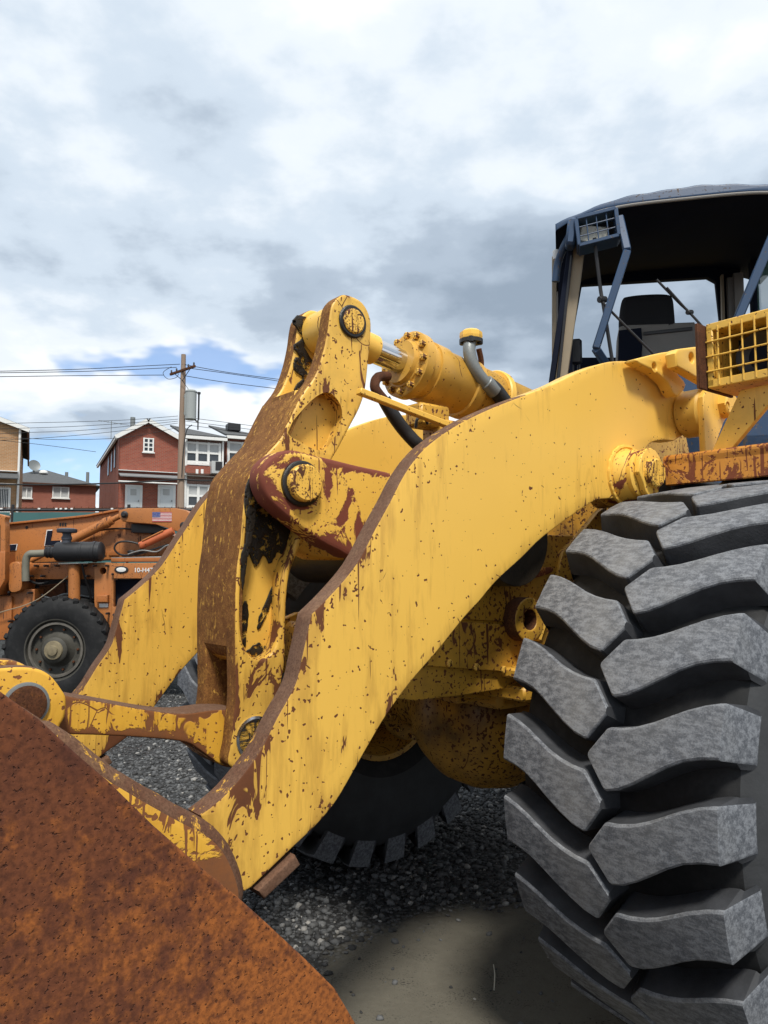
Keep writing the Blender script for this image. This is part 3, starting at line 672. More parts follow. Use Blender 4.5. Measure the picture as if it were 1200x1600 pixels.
PH = R(8.6)
wheel((0, HALF, .877), 0, 1, PH, loader); wheel((0, -HALF, .877), 0, -1, .1, loader)
hd = -math.atan2(REAR[0][1], REAR[0][0])
for s in (1, -1): wheel(REAR @ Vector((-1.67, s * HALF, .877)), hd, s, .3, loader)

# ---- tower, ears, fender, work lamp on the near side
TW = UL([(1099, 620), (1107, 604), (1126, 603), (1146, 614), (1147, 634), (1131, 660), (1112, 712), (1103, 716), (1101, 680)], .80)
tow = plate('tower_plate', [TW], .775, .80, M['yellow'], loader, .004)
plate('tower_plate', [[(p[0], p[1]) for p in TW]], -.80, -.775, M['yellow'], loader, .004)
c = P3(1093, 645, .74)
MB().cyl((c.x, .676, c.z), (c.x, .776, c.z), .095, seg=32, bev=.008).build('pivot_boss', M['crank'], tow)
c = P3(1131, 634, .80)
mb = MB(); mb.lathe((c.x, .80, c.z), (0, 1, 0), [(0, .052), (.03, .052), (.036, .046)], 8); mb.build('pivot_cap', M['yellow'], tow)
MB().tube([P3(1136, 634, .837) + Vector((.018 * math.cos(t), .001, .018 * math.sin(t))) for t in [k * .5 for k in range(7)]], .003, 6).build('weld_bead', M['yellow'], tow)
E1 = UL([(993, 564), (1004, 558), (1046, 549), (1054, 556), (1055, 578), (1072, 601), (1057, 619), (1044, 598), (1031, 586), (1020, 578)], .735)
plate('stop_ear', [spline(E1, 3), circ(U(1023, 573, .735), .016, 14)], .685, .735, M['yellow'], loader, .006)
E2 = UL([(1055, 552), (1060, 545), (1108, 539), (1108, 601), (1079, 584), (1058, 572)], .80)
plate('tower_ear', [E2, circ(U(1081, 559, .80), .020, 16)], .755, .80, M['yellow'], tow, .007)
# fender
fz = 1.875
mb = MB(); mb.box((-.47, 1.12, fz), (.86, .72, .045), None, .008); fend = mb.build('fender', M['rustfend'], loader)
MB().span((-.05, .77, fz - .04), (-.05, 1.47, fz - .04), (.02, .10)).build('fender_lip', M['rustfend'], fend)
mb = MB(); mb.box((-.60, 1.05, fz - .2), (.5, .5, .3), None, .02); mb.box((-.5, .7, fz - .22), (.7, .1, .36), None, .02); mb.build('fender_bracket', M['black'], fend)
mb = MB(); mb.box((-.47, -1.12, fz), (.86, .72, .045), None, .008); mb.build('fender', M['rustfend'], loader)
UL_ = -.10
def V3(px, py, u): a = UV(px, py, u); return Vector((u, a[0], a[1]))
ST2 = [UV(*p, UL_) for p in [(1159, 611), (1215, 598), (1215, 618), (1136, 713), (1110, 716)]]
plate('lamp_strut', [ST2], UL_ - .012, UL_ + .012, M['crank'], loader, .002, frame='vz_u')
lo, hi = UV(1110, 602, UL_ + .05), UV(1110, 514, UL_ + .05); v0 = lo[0]; zb, zt = lo[1] - .01, hi[1]
VW = .30
lamp = MB()
for (cy, cz, sy, sz) in ((v0 + VW / 2, zt, VW, .028), (v0 + VW / 2, zb + .01, VW, .03), (v0 + .012, (zb + zt) / 2, .024, zt - zb), (v0 + VW - .012, (zb + zt) / 2, .024, zt - zb)):
    lamp.box((UL_ - .03, cy, cz), (.20, sy, sz), None, .003)
back = lamp; lg = lamp.build('work_lamp_guard', M['rustfend'] if False else M['crank'], loader)
mb = MB()
for k in range(1, 7): yv = v0 + VW * k / 7 ; mb.cyl((UL_ + .07, yv, zb), (UL_ + .07, yv, zt), .0034, seg=8)
for k in range(1, 4): zz = zb + (zt - zb) * k / 4; mb.cyl((UL_ + .074, v0, zz), (UL_ + .074, v0 + VW, zz), .0034, seg=8)
mb.build('guard_grille', M['crank'], lg)
MB().box((UL_ - .125, v0 + VW / 2, (zb + zt) / 2), (.012, VW - .01, zt - zb), None, .002).build('guard_back', M['black'], lg)
mb = MB(); mb.lathe((UL_ - .08, v0 + .15, (zb + zt) / 2 - .01), (1, 0, 0), [(0, .05), (.03, .082), (.07, .086), (.08, .08), (.07, .07), (.04, .02)], 32); mb.build('work_lamp', M['black'], lg)
mb = MB(); mb.lathe((UL_ - .035, v0 + .15, (zb + zt) / 2 - .01), (1, 0, 0), [(0, .07), (.01, .05), (.016, .0)], 28); mb.build('lamp_lens', M['cabdark'], lg)
MB().box((UL_ + .0, v0 - .008, (zb + zt) / 2), (.24, .012, zt - zb + .02), None, .002).build('guard_cheek', M['darkrust'], lg)

# ---- rear frame with cab (articulated)
def R3(px, py, c): a = UR(px, py, c); return Vector((c, a[0], a[1]))
mb = MB(REAR); mb.box((-1.7, 0, 1.1), (3.4, .9, .5), None, .02); mb.box((-.25, 0, 1.1), (.6, .5, .7), None, .02); mb.build('rear_frame', M['dirty'], loader)
mb = MB(REAR); mb.box((-2.75, 0, 1.95), (2.0, 1.3, 1.1), None, .05); mb.build('engine_hood', M['yellow'], loader)
for s in (1, -1):
    mb = MB(REAR); mb.box((-1.67, s * 1.12, 1.92), (1.5, .66, .05), None, .01); mb.box((-1.0, s * 1.12, 1.75), (.05, .66, .35), None, .01); mb.build('rear_fender', M['yellow'], loader)
cabo = MB(REAR); cabo.box((-.87, 0, 1.95), (1.5, 1.62, .7), None, .03); cabo.box((-.15, 0, 2.42), (.06, 1.6, .5), None, .01); cabo.box((-.4, .1, 2.45), (.3, .9, .5), None, .05)
cab = cabo.build('cab', M['blue'], loader)
# roof: crowned section, swept front to back, rising a little to the rear
RW = .775
prof = [(y_, 3.765 - .150 * abs(y_ / RW) ** 2.4 + .006 * math.sin(y_ * 23) * math.sin(y_ * 9 + 1)) for y_ in [-RW + 2 * RW * k / 40 for k in range(41)]]
und = [(y_, 3.695 - .130 * abs(y_ / RW) ** 4) for y_ in [RW - 2 * RW * k / 18 for k in range(19)]]
SH = Matrix(((1, 0, 0, 0), (0, 1, 0, 0), (-.085, 0, 1, 0), (0, 0, 0, 1)))
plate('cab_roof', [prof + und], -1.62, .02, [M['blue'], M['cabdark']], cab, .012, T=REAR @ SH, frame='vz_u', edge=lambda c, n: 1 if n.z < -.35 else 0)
lipp = [(0.014, y_, 3.690 - .130 * abs(y_ / RW) ** 4) for y_ in [-.66 + 1.32 * k / 14 for k in range(15)]]
mb = MB(REAR); mb.tube(lipp, .010, 8); mb.build('roof_lip', M['cabgrey'], cab)
# rear wall with window opening
c_ = -1.46
op = [UR(*p, c_) for p in [(909, 447), (1104, 435), (1117, 442), (1124, 505), (1126, 560), (884, 560), (894, 530)]]
YRR = UR(1157, 470, c_)[0]; wl = [(-.80, 1.6), (-.80, 3.45), (-.72, 3.70), (-.60, 3.83), (YRR, 3.83), (YRR, 1.6)]
plate('rear_wall', [wl, op], c_ - .03, c_ + .03, M['cabdark'], cab, .004, T=REAR, frame='vz_u')
# pillars
def bar(name, a, b, size, m, parent=cab): return MB(REAR).span(a, b, size, .004, up=(1, 0, 0)).build(name, m, parent)
pb, pt = R3(876, 600, -.1), R3(905, 385, -.1)
bar('front_pillar', pb, pt, (.075, .06), M['cabbeige'])
bar('pillar_seal', pb + Vector((.03, -.055, 0)), pt + Vector((.03, -.05, 0)), (.035, .05), M['cabdark'])
ob_, ot = R3(866, 598, -.3), R3(866, 402, -.3)
bar('door_edge', ob_, ot, (.03, .05), M['cabbeige']); bar('door_seal', ob_ + Vector((0, .07, 0)), ot + Vector((0, .07, .05)), (.09, .03), M['cabdark'])
MB(REAR).tube([R3(872, 595, -.05), R3(884, 480, -.05), R3(893, 400, -.05)], .010, 8).build('grab_rail', M['black'], cab)
bar('front_pillar', Vector((-.1, .80, 2.5)), Vector((-.1, .66, 3.6)), (.075, .06), M['cabbeige'])
for yy_ in (-.76, YRR - .03): bar('rear_pillar', Vector((-1.40, yy_, 2.2)), Vector((-1.40, yy_, 3.72)), (.07, .09), M['cabgrey'])
yc_ = UR(1178, 450, -1.15)[0]; bar('centre_pillar', Vector((-1.15, yc_, 2.2)), Vector((-1.15, yc_, 3.72)), (.045, .09), M['cabdark'])
yg_ = UR(1183, 450, -1.1)[0]
gq = [(-1.1, yg_, 2.4), (-.15, .785, 2.4), (-.15, .70, 3.62), (-1.1, yg_, 3.70)]
mb = MB(REAR); mb.add(gq, [[0, 1, 2, 3]]); mb.build('door_glass', M['cabglass'], cab)
bar('window_post', R3(1128, 430, -1.40), R3(1131, 560, -1.40), (.02, .05), M['cabbeige'])
mb = MB(REAR); mb.box((-1.395, UR(1143, 470, -1.4)[0], 3.1), (.04, .07, 1.2), None, .01); mb.build('inner_panel', M['cabgrey'], cab)
# blue visor braces
for pts in ([(968, 340), (980, 392), (931, 545), (946, 568)],):
    mb = MB(REAR)
    P = [R3(*p, c) for p, c in zip(pts, (.0, .12, .12, .0))]
    for a, b in zip(P[:-1], P[1:]): mb.span(a, b, (.045, .045), .006, up=(1, 0, 0))
    mb.build('visor_brace', M['blue'], cab)
mb = MB(REAR); mb.span(R3(1215, 350, .12), R3(1151, 503, .12), (.05, .05), .006, up=(1, 0, 0)); mb.build('visor_brace', M['blue'], cab)
# roof lamp in its guard
a, b = R3(905, 384, .10), R3(967, 368, .10); t1, t0 = R3(962, 326, .10), R3(900, 342, .10)
mb = MB(REAR); quad = [a, b, t1, t0]; cc = sum(quad, Vector()) / 4
for p, q_ in zip(quad, quad[1:] + quad[:1]): mb.span(p, q_, (.02, .14), .003, up=(1, 0, 0)) if False else mb.span(p + Vector((-.06, 0, 0)), q_ + Vector((-.06, 0, 0)), (.022, .15), .003, up=(p - cc).cross(Vector((1, 0, 0))).cross(q_ - p))
lampb = mb.build('roof_lamp_guard', M['blue'], cab)
mb = MB(REAR)
for k in range(1, 4):
    t = k / 4; p, q_ = a.lerp(b, t), t0.lerp(t1, t); mb.cyl(p, q_, .004, seg=6)
for k in range(1, 3):
    t = k / 3; p, q_ = a.lerp(t0, t), b.lerp(t1, t); mb.cyl(p, q_, .004, seg=6)
mb.build('guard_grille', M['blue'], lampb)
mb = MB(REAR); mb.box(cc + Vector((-.09, -.02, -.015)), (.06, .17, .11), Matrix.Rotation(R(-12), 3, 'X'), .01); mb.build('roof_lamp', M['lens'], lampb)
sb = R3(893, 366, .03); mb = MB(REAR); mb.box(sb, (.12, .06, .17), Matrix.Rotation(R(-8), 3, 'X'), .015); mb.build('guard_cheek', M['blue'], lampb)
MB(REAR).tube([R3(900, 350, -.02), R3(884, 380, -.06), R3(872, 410, -.12), R3(868, 440, -.14)], .025, 10).build('corner_brace', M['blue'], cab)
MB(REAR).lathe(R3(869, 398, -.2), (0, 0, 1), [(-.03, .02), (.02, .024), (.03, .018)], 12).build('marker_lamp', M['white'], cab)
# seat
hr = spline([UR(*p, -1.0) for p in [(967, 512), (968, 490), (972, 470), (982, 465), (1010, 462), (1040, 462), (1050, 468), (1053, 490), (1054, 511), (1050, 516), (1010, 517), (972, 516)]], 4)
plate('headrest', [hr], -1.07, -.94, M['fabric'], cab, .045, T=REAR, frame='vz_u', smooth=60, bres=4)
bk = [UR(*p, -.98) for p in [(961, 600), (964, 530), (967, 513), (975, 509), (1084, 505), (1092, 520), (1098, 600)]]
plate('seat_back', [bk], -1.06, -.94, M['cabgrey'], cab, .02, T=REAR, frame='vz_u')
pk = [UR(*p, -.92) for p in [(965, 600), (967, 516), (1002, 512), (1004, 535), (1000, 600)]]
plate('seat_shell', [pk], -.945, -.915, M['cabdark'], cab, .008, T=REAR, frame='vz_u')
sm = [UR(*p, -.92) for p in [(1006, 518), (1082, 510), (1082, 515), (1006, 523)]]
plate('seat_seam', [sm], -.94, -.925, M['black'], cab, .002, T=REAR, frame='vz_u')
mb = MB(REAR); mb.box((-.75, UR(1025, 560, -.75)[0], 2.55), (.55, .55, .16), None, .04); mb.build('seat_cushion', M['fabric'], cab)
# wiper linkage hanging in the open front, mirror
mb = MB(REAR); mb.tube([R3(929, 372, .06), R3(938, 450, .04), R3(943, 478, .04), R3(957, 566, .0)], .011, 8); mb.build('wiper_arm', M['black'], cab)
mb = MB(REAR); mb.tube([R3(937, 468, .05), R3(980, 512, .03), R3(1022, 554, .0)], .008, 8); mb.cyl(R3(936, 468, .06), R3(946, 468, .02), .02, seg=10); mb.build('wiper_arm', M['black'], cab)
mb = MB(REAR); mb.tube([R3(1026, 437, -.02), R3(1060, 472, -.04), R3(1077, 488, -.04), R3(1108, 522, -.05)], .008, 8); mb.tube([R3(1042, 449, -.02), R3(1076, 487, -.03)], .006, 8); mb.cyl(R3(1074, 488, -.02), R3(1081, 488, -.06), .015, seg=10); mb.build('wiper_arm', M['black'], cab)
mb = MB(REAR); mc = R3(899, 550, -.35); mb.box(mc, (.05, .085, .17), None, .015); mb.tube([mc + Vector((0, -.02, -.08)), mc + Vector((0, -.02, -.3))], .012, 8); mb.tube([mc + Vector((0, .02, -.08)), mc + Vector((0, .02, -.3))], .010, 8); mb.build('mirror', M['black'], cab)
MB(REAR).tube([R3(1144, 318, -.25), R3(1152, 309, -.25), R3(1164, 304, -.25), R3(1158, 312, -.25), R3(1148, 321, -.25)], .006, 6).build('coat_hook', M['chrome'], cab)

# ================================================================== GRAVEL
import numpy as np
def gravel(name, n, seed, zone, size, m):
    rs = np.random.RandomState(seed)
    t = (1 + 5 ** .5) / 2
    ico = np.array([(-1, t, 0), (1, t, 0), (-1, -t, 0), (1, -t, 0), (0, -1, t), (0, 1, t), (0, -1, -t), (0, 1, -t), (t, 0, -1), (t, 0, 1), (-t, 0, -1), (-t, 0, 1)], float) / 1.9
    tri = np.array([(0, 11, 5), (0, 5, 1), (0, 1, 7), (0, 7, 10), (0, 10, 11), (1, 5, 9), (5, 11, 4), (11, 10, 2), (10, 7, 6), (7, 1, 8), (3, 9, 4), (3, 4, 2), (3, 2, 6), (3, 6, 8), (3, 8, 9), (4, 9, 5), (2, 4, 11), (6, 2, 10), (8, 6, 7), (9, 8, 1)])
    pos = zone(rs, n); n = len(pos)
    sz = size[0] + (size[1] - size[0]) * rs.rand(n) ** 2.2
    V = np.zeros((n, 12, 3)); jit = 1 + .55 * (rs.rand(n, 12) - .5)
    V[:] = ico[None] * jit[..., None]; V[:, :, 0] *= (.7 + .7 * rs.rand(n))[:, None]; V[:, :, 2] *= (.45 + .45 * rs.rand(n))[:, None]
    a = rs.rand(n) * 6.28; c, s_ = np.cos(a), np.sin(a); b = (rs.rand(n) - .5) * 1.2; cb, sb = np.cos(b), np.sin(b)
    y2 = V[:, :, 1] * cb[:, None] - V[:, :, 2] * sb[:, None]; z2 = V[:, :, 1] * sb[:, None] + V[:, :, 2] * cb[:, None]
    x2 = V[:, :, 0] * c[:, None] - y2 * s_[:, None]; y3 = V[:, :, 0] * s_[:, None] + y2 * c[:, None]
    V = np.stack([x2, y3, z2], -1) * sz[:, None, None]
    V[:, :, 0] += pos[:, 0, None]; V[:, :, 1] += pos[:, 1, None]; V[:, :, 2] += (sz * .22)[:, None]
    me = bpy.data.meshes.new(name); me.vertices.add(n * 12); me.vertices.foreach_set('co', V.reshape(-1))
    F = (tri[None] + 12 * np.arange(n)[:, None, None]).reshape(-1)
    me.loops.add(len(F)); me.loops.foreach_set('vertex_index', F.astype(np.int32)); me.polygons.add(len(F) // 3)
    me.polygons.foreach_set('loop_start', np.arange(0, len(F), 3, dtype=np.int32)); me.update(); me.validate()
    at = me.attributes.new('tone', 'FLOAT', 'POINT'); at.data.foreach_set('value', np.repeat(rs.rand(n), 12).astype(np.float32))
    return link(name, me, m)
def gravmat():
    m, g = mat('gravel_stone'); t = g.node('ShaderNodeAttribute', attribute_name='tone').outputs['Fac']; o = g.coord()
    cc = g.mix(g.step(t, .1, 1.0), (.030, .031, .033), (.155, .16, .165)); cc = g.mix(g.step(t, .9, .97), cc, (.36, .35, .33))
    cc = g.mix(g.m('MULTIPLY', g.noise(o, 60, 3), .5), cc, (.05, .048, .045))
    g.out(cc, .75, 0, None, .35); return m
M['stone'] = gravmat()
def zone_near(rs, n):
    x = rs.rand(n * 4) * 2.6 - 1.15; y = 2.15 + rs.rand(n * 4) * 3.2
    nx = np.sin(x * 5.1 + 1.3 * np.sin(y * 3.3)) * .35 + np.sin(y * 6.7 + 2 * np.sin(x * 4.1)) * .35
    r = np.sqrt(((x - .62) / .86) ** 2 + ((y - 2.5) / 1.06) ** 2) + nx * .14
    p = np.clip((r - .92) / .25, 0, 1) * np.clip(.72 + nx * .55, .12, 1) + .014
    k = rs.rand(n * 4) < p; return np.stack([x[k], y[k]], 1)[:n]
def zone_far(rs, n):
    y = 4.2 + rs.rand(n) ** 1.3 * 5.5; x = -2.6 + rs.rand(n) * 3.4 - (y - 4.2) * .1; return np.stack([x, y], 1)
tag(gravel('gravel', 15000, 3, zone_near, (.004, .019), M['stone']), 'loose grey crushed gravel on the ground under the loader', 'gravel', kind='stuff')
tag(gravel('gravel', 14000, 5, zone_far, (.008, .022), M['stone']), 'grey gravel bed beyond the loader front wheels', 'gravel', kind='stuff')
# a pale straw lying on the mud
p0 = ray(771, 1510); p0 = EYE + p0 * (-CAMH / p0.z); p1 = ray(772, 1549); p1 = EYE + p1 * (-CAMH / p1.z)
tag(MB().tube([p0 + Vector((0, 0, .006)), (p0 + p1) / 2 + Vector((.004, 0, .014)), p1 + Vector((0, 0, .005))], .0022, 6).build('straw', plain('straw', (.55, .52, .42), .6)), 'single pale straw lying on the packed mud', 'straw')

# ================================================================== ORANGE TELEHANDLER
M['orange'] = painted('orange_paint', (.40, .135, .034), rust=(.06, .03, .02), chip=.01, speck=.03, grime=.35, streak=.3, rust2=(.20, .07, .03))
M['orange2'] = painted('orange_paint_faded', (.43, .16, .045), rust=(.06, .03, .02), chip=.02, speck=.03, grime=.2, streak=.3, rust2=(.20, .07, .03))
YB = 8.9
tele = empty('telehandler', Matrix.Translation((-3.6, YB + .6, 0)), 'faded orange telescopic handler with black air cleaner and flag sticker', 'telehandler')
TT = Matrix.Translation((3.6, -(YB + .6), 0))
def blob(name, pts, m, parent, seed=1, amp=.35):
    bm = bmesh.new(); rr = random.Random(seed)
    for (c, rad) in pts:
        r0 = bmesh.ops.create_icosphere(bm, subdivisions=2, radius=1)
        for vv in r0['verts']: vv.co = Vector((vv.co[i] * rad[i] * (1 + amp * (rr.random() - .5)) for i in range(3))) + Vector(c)
    mb = MB(); mb.bm(bm); return mb.build(name, m, parent, 80)
          # world -> telehandler coordinates
def W3(px, py, Y): a = WY(px, py, Y); return Vector((a[0], Y, a[1]))
def tpl(name, pts, Y0, Y1, m, parent=tele, bev=.008, holes=(), sub=0):
    lp = [WY(p[0], p[1], Y0) + tuple(p[2:]) for p in pts]; lp = spline(lp, sub) if sub else lp
    hs = [[WY(p[0], p[1], Y0) for p in h] for h in holes]
    return plate(name, [lp] + hs, Y0, Y1, m, parent, bev, T=TT)
body = tpl('chassis', [(-120, 905), (12, 905), (47, 903), (150, 903), (330, 903), (330, 1000), (230, 1000), (200, 990), (60, 985), (16, 976), (-120, 985)], YB + .35, YB + 1.7, M['black'])
tpl('side_panel', [(16, 918), (54, 921), (54, 955), (46, 976), (16, 978)], YB + .06, YB + .3, M['orange'], body)
tpl('side_panel', [(-120, 862), (8, 862), (8, 905), (-6, 930), (-120, 935)], YB - .15, YB + .1, M['orange'], body)
tpl('side_panel', [(-120, 932), (18, 932), (18, 1000), (-120, 1000)], YB + .02, YB + .3, M['orange'], body)
tpl('tank_box', [(13, 884, 1), (20, 878), (32, 882), (34, 915), (28, 924), (14, 922)], YB - .05, YB + .3, M['orange2'], body, sub=3)
tpl('frame_rail', [(40, 880), (148, 879), (148, 905), (40, 905)], YB + .10, YB + .25, M['orange'], body)
tpl('front_column', [(147, 879), (174, 879), (174, 966), (186, 990), (152, 990), (147, 940)], YB + .04, YB + .26, M['orange2'], body, holes=[[(161 + 5 * math.cos(k * .524), 892 + 5 * math.sin(k * .524)) for k in range(12)]])
tpl('hole_backing', [(154, 885), (168, 885), (168, 899), (154, 899)], YB + .2, YB + .24, M['black'], body, .002)
tpl('column_step', [(150, 930), (168, 930), (168, 941), (150, 941)], YB - .02, YB + .05, M['orange'], body)
st = tpl('label_sticker', [(155, 943), (169, 943), (169, 949), (155, 949)], YB + .030, YB + .036, M['white'], body, .001)
hood = tpl('hood_panel', [(173, 880), (330, 879), (330, 1000), (173, 1000)], YB - .02, YB + .06, M['orange2'], body, holes=[[(177, 904), (262, 904), (262, 948), (177, 948)]])
tpl('hood_trim', [(173, 872), (330, 870), (330, 877), (173, 878)], YB, YB + .12, M['orange'], body)
lp = [WY(190 + 11 * math.cos(k * .2618), 890 + 5.6 * math.sin(k * .2618), YB - .02) for k in range(24)]
bd = plate('badge_ring', [lp], YB - .03, YB - .021, M['black'], hood, .001, T=TT)
lp = [WY(190 + 7.6 * math.cos(k * .2618), 890 + 3.6 * math.sin(k * .2618), YB - .02) for k in range(24)]
plate('badge', [lp], YB - .036, YB - .031, M['white'], hood, .001, T=TT)
def text(body, p, size, m, parent, T, shear=0, bold=.0):
    cu = bpy.data.curves.new('t', 'FONT'); cu.body = body; cu.size = size; cu.extrude = .002; cu.shear = shear; cu.offset = bold
    ob = bpy.data.objects.new('t', cu); me = bpy.data.meshes.new_from_object(ob); bpy.data.objects.remove(ob)
    for v in me.vertices: v.co = T @ (Vector(p) + Vector((v.co.x, -v.co.z, v.co.y)))
    return link('lettering', me, m, parent)
text('10-H47C-5', W3(209, 894, YB - .024), .072, M['white'], hood, TT, 0, .001)
for hp in ((220, 905, 222, 948), (226, 905, 228, 940)):
    tpl('inner_rod', [(hp[0], hp[1]), (hp[2], hp[1]), (hp[2], hp[3]), (hp[0], hp[3])], YB + .2, YB + .22, M['steel'], body, .001)
MB(TT).tube([W3(125, 884, YB + .05), W3(60, 936, YB - .02), W3(0, 957, YB - .06), W3(-60, 975, YB)], .006, 6).build('loose_wire', M['cabbeige'], body)
tpl('white_tag', [(74, 914), (81, 914), (81, 920), (74, 920)], YB + .33, YB + .34, M['white'], body, .001)
mb = MB(TT); a = W3(116, 885, YB); b = W3(116, 945, YB); mb.cyl(a, b, .065, seg=20); mb.cyl(a + Vector((0, 0, -.02)), a + Vector((0, 0, .03)), .05, seg=16); mb.build('filter_post', M['orange2'], body)
# boom
boom = tpl('boom', [(-120, 836), (7, 819), (110, 809), (137, 806), (184, 797), (200, 805), (300, 850), (300, 872), (180, 874), (40, 880), (-120, 884)], YB + .55, YB + 1.0, M['orange2'])
tpl('boom_flange', [(-120, 834), (7, 817), (110, 807), (137, 804), (184, 795), (184, 798), (137, 807), (110, 810), (7, 820), (-120, 837)], YB + .50, YB + 1.05, M['orange'], boom, .003)
gn = tpl('boom_head', [(187, 797), (200, 794), (275, 794), (291, 797), (314, 814), (297, 838), (265, 826), (242, 819), (212, 817), (192, 815), (184, 806)], YB + .25, YB + .5, M['orange2'], boom)
tpl('head_recess', [(205, 818), (245, 820), (270, 829), (268, 834), (205, 832)], YB + .45, YB + .54, M['black'], boom, .004)
for (px, py, r_) in ((195, 804, .042), (287, 821, .042)):
    c = W3(px, py, YB + .25); MB(TT).lathe(c, (0, -1, 0), [(0, r_), (.02, r_), (.025, r_ * .7), (.05, r_ * .5)], 12).build('pivot_bolt', M['black'], gn)
# flag sticker on the boom head
fx0, fz1 = WY(238, 800, YB + .24); fx1, fz0 = WY(268, 815, YB + .24); yf = YB + .244
mb = MB(TT); mb.add([(fx0, yf, fz0), (fx1, yf, fz0), (fx1, yf, fz1), (fx0, yf, fz1)], [[0, 1, 2, 3]], 0)
hh = (fz1 - fz0) / 13
for k in range(0, 13, 2): mb.add([(fx0, yf - .002, fz1 - hh * (k + 1)), (fx1, yf - .002, fz1 - hh * (k + 1)), (fx1, yf - .002, fz1 - hh * k), (fx0, yf - .002, fz1 - hh * k)], [[0, 1, 2, 3]], 1)
cx1 = fx0 + (fx1 - fx0) * .41; mb.add([(fx0, yf - .004, fz1 - hh * 7), (cx1, yf - .004, fz1 - hh * 7), (cx1, yf - .004, fz1), (fx0, yf - .004, fz1)], [[0, 1, 2, 3]], 2)
for i in range(6):
    for j in range(4):
        sx = fx0 + (cx1 - fx0) * (i + .6) / 6.2; sz = fz1 - hh * 7 * (j + .6) / 4.2; e = .0032
        mb.add([(sx - e, yf - .006, sz), (sx, yf - .006, sz - e), (sx + e, yf - .006, sz), (sx, yf - .006, sz + e)], [[0, 1, 2, 3]], 0)
mb.build('flag_sticker', [plain('flag_white', (.75, .74, .72), .4), plain('flag_red', (.42, .03, .04), .4), plain('flag_blue', (.03, .05, .22), .4)], gn)
# big outlined letters on the boom side
def outl(pts, w=1.1):
    cx = sum(p[0] for p in pts) / len(pts); cy = sum(p[1] for p in pts) / len(pts)
    yb = YB + .545
    tpl('boom_letter', pts, yb - .004, yb, M['white'], boom, .0005)
    def ins(p):
        dx, dy = p[0] - cx, p[1] - cy; L = math.hypot(dx, dy); return (p[0] - dx / L * w, p[1] - dy / L * w)
    tpl('letter_fill', [ins(p) for p in pts], yb - .008, yb - .004, M['cabdark'], boom, .0005)
outl([(73, 828), (82, 827.5), (78, 846), (96, 844.5), (94, 852), (69, 853)], 1.4)
outl([(-10, 852), (27.5, 850), (25.5, 860), (-10, 862)], 1.6)
outl([(-2, 834.5), (11, 833.5), (8, 851), (-4, 852)], 1.6)
for (px, py) in ((42, 824),): MB(TT).lathe(W3(px, py, YB + .55), (0, -1, 0), [(0, .018), (.006, .018)], 12).build('boom_hole', M['black'], boom)
for k in range(3): tpl('boom_slot', [(93 + 4 * k, 817), (95.5 + 4 * k, 816.7), (95.5 + 4 * k, 822), (93 + 4 * k, 822.3)], YB + .543, YB + .548, M['black'], boom, .0005)
# lift ram
a, b = W3(45, 878, YB + .42), W3(178, 811, YB + .42); dd = (b - a).normalized()
mb = MB(TT); mb.cyl(a + dd * .55, b - dd * .02, .056, seg=20); mb.cyl(a, a + dd * .56, .03, seg=16); mb.lathe(b - dd * .13, dd, [(0, .056), (.004, .066), (.05, .066), (.054, .056)], 20); mb.cyl(b - dd * .05, b + dd * .09, .034, seg=16); mb.build('boom_ram', M['orange2'], tele)
a, b = W3(219, 853, YB + .2), W3(271, 829, YB + .2); MB(TT).cyl(a, b, .046, seg=20).build('tilt_ram', painted('ram_paint', (.50, .13, .05), chip=.02, grime=.2), tele)
MB(TT).tube([W3(222, 845, YB + .16), W3(255, 829, YB + .16)], .009, 8).build('ram_pipe', M['orange2'], tele)
MB(TT).tube([W3(218, 850, YB + .2), W3(200, 846, YB + .18), W3(184, 848, YB + .18), W3(179, 858, YB + .18), W3(190, 867, YB + .2), W3(215, 866, YB + .2), W3(240, 858, YB + .2), W3(262, 851, YB + .2)], .012, 8).build('hydraulic_hose', M['hose'], tele)
MB(TT).tube([W3(200, 866, YB + .16), W3(222, 860, YB + .16), W3(245, 862, YB + .16), W3(262, 852, YB + .16), W3(290, 850, YB + .16)], .009, 8).build('hydraulic_hose', M['steel'], tele)
blob('hose_bundle', [(TT @ W3(205 + 8 * i, 862 + 2 * math.sin(i * 2), YB + .2), (.05, .03, .022)) for i in range(3)], M['hose'], tele, 5, .2)
tpl('cross_pipe', [(174, 871), (262, 869), (262, 875), (174, 877)], YB + .15, YB + .19, M['steel'], tele)
# air cleaner
ya = YB - .05; a, b = W3(86, 862, ya), W3(163, 862, ya)
mb = MB(TT); mb.lathe(a, b - a, [(0, .07), (.02, .105), (.04, .112), (.30, .112), (.305, .118), (.33, .118), (.335, .114), (.44, .114), (.445, .122), (.475, .122), (.48, .114), (.53, .114), (.55, .09), (.56, .03)], 32)
mb.lathe(W3(72, 863, ya), b - a, [(0, .06), (.02, .068), (.03, .06), (.06, .07), (.07, .062), (.12, .072)], 24); air = mb.build('air_cleaner', M['black'], tele)
mb = MB(TT); c = W3(104, 852, ya); mb.lathe(c, (0, 0, 1), [(0, .05), (.06, .05), (.065, .058), (.09, .058), (.12, .045), (.14, .05), (.145, .105), (.155, .112), (.185, .112), (.195, .08), (.20, .02)], 28); mb.build('rain_cap', plain('cap_plastic', (.05, .055, .07), .5, 0, .2, 20), air)
MB(TT).tube([W3(74, 864, ya), W3(58, 865, ya), W3(46, 866, ya), W3(41, 874, ya), W3(40, 890, ya), W3(40, 908, ya)], .042, 14).build('intake_pipe', plain('intake_steel', (.17, .165, .13), .55, .1, .3, 12, .2), air)
MB(TT).span(W3(94, 881, ya), W3(140, 880, ya), (.1, .012)).build('cleaner_bracket', M['steel'], air)
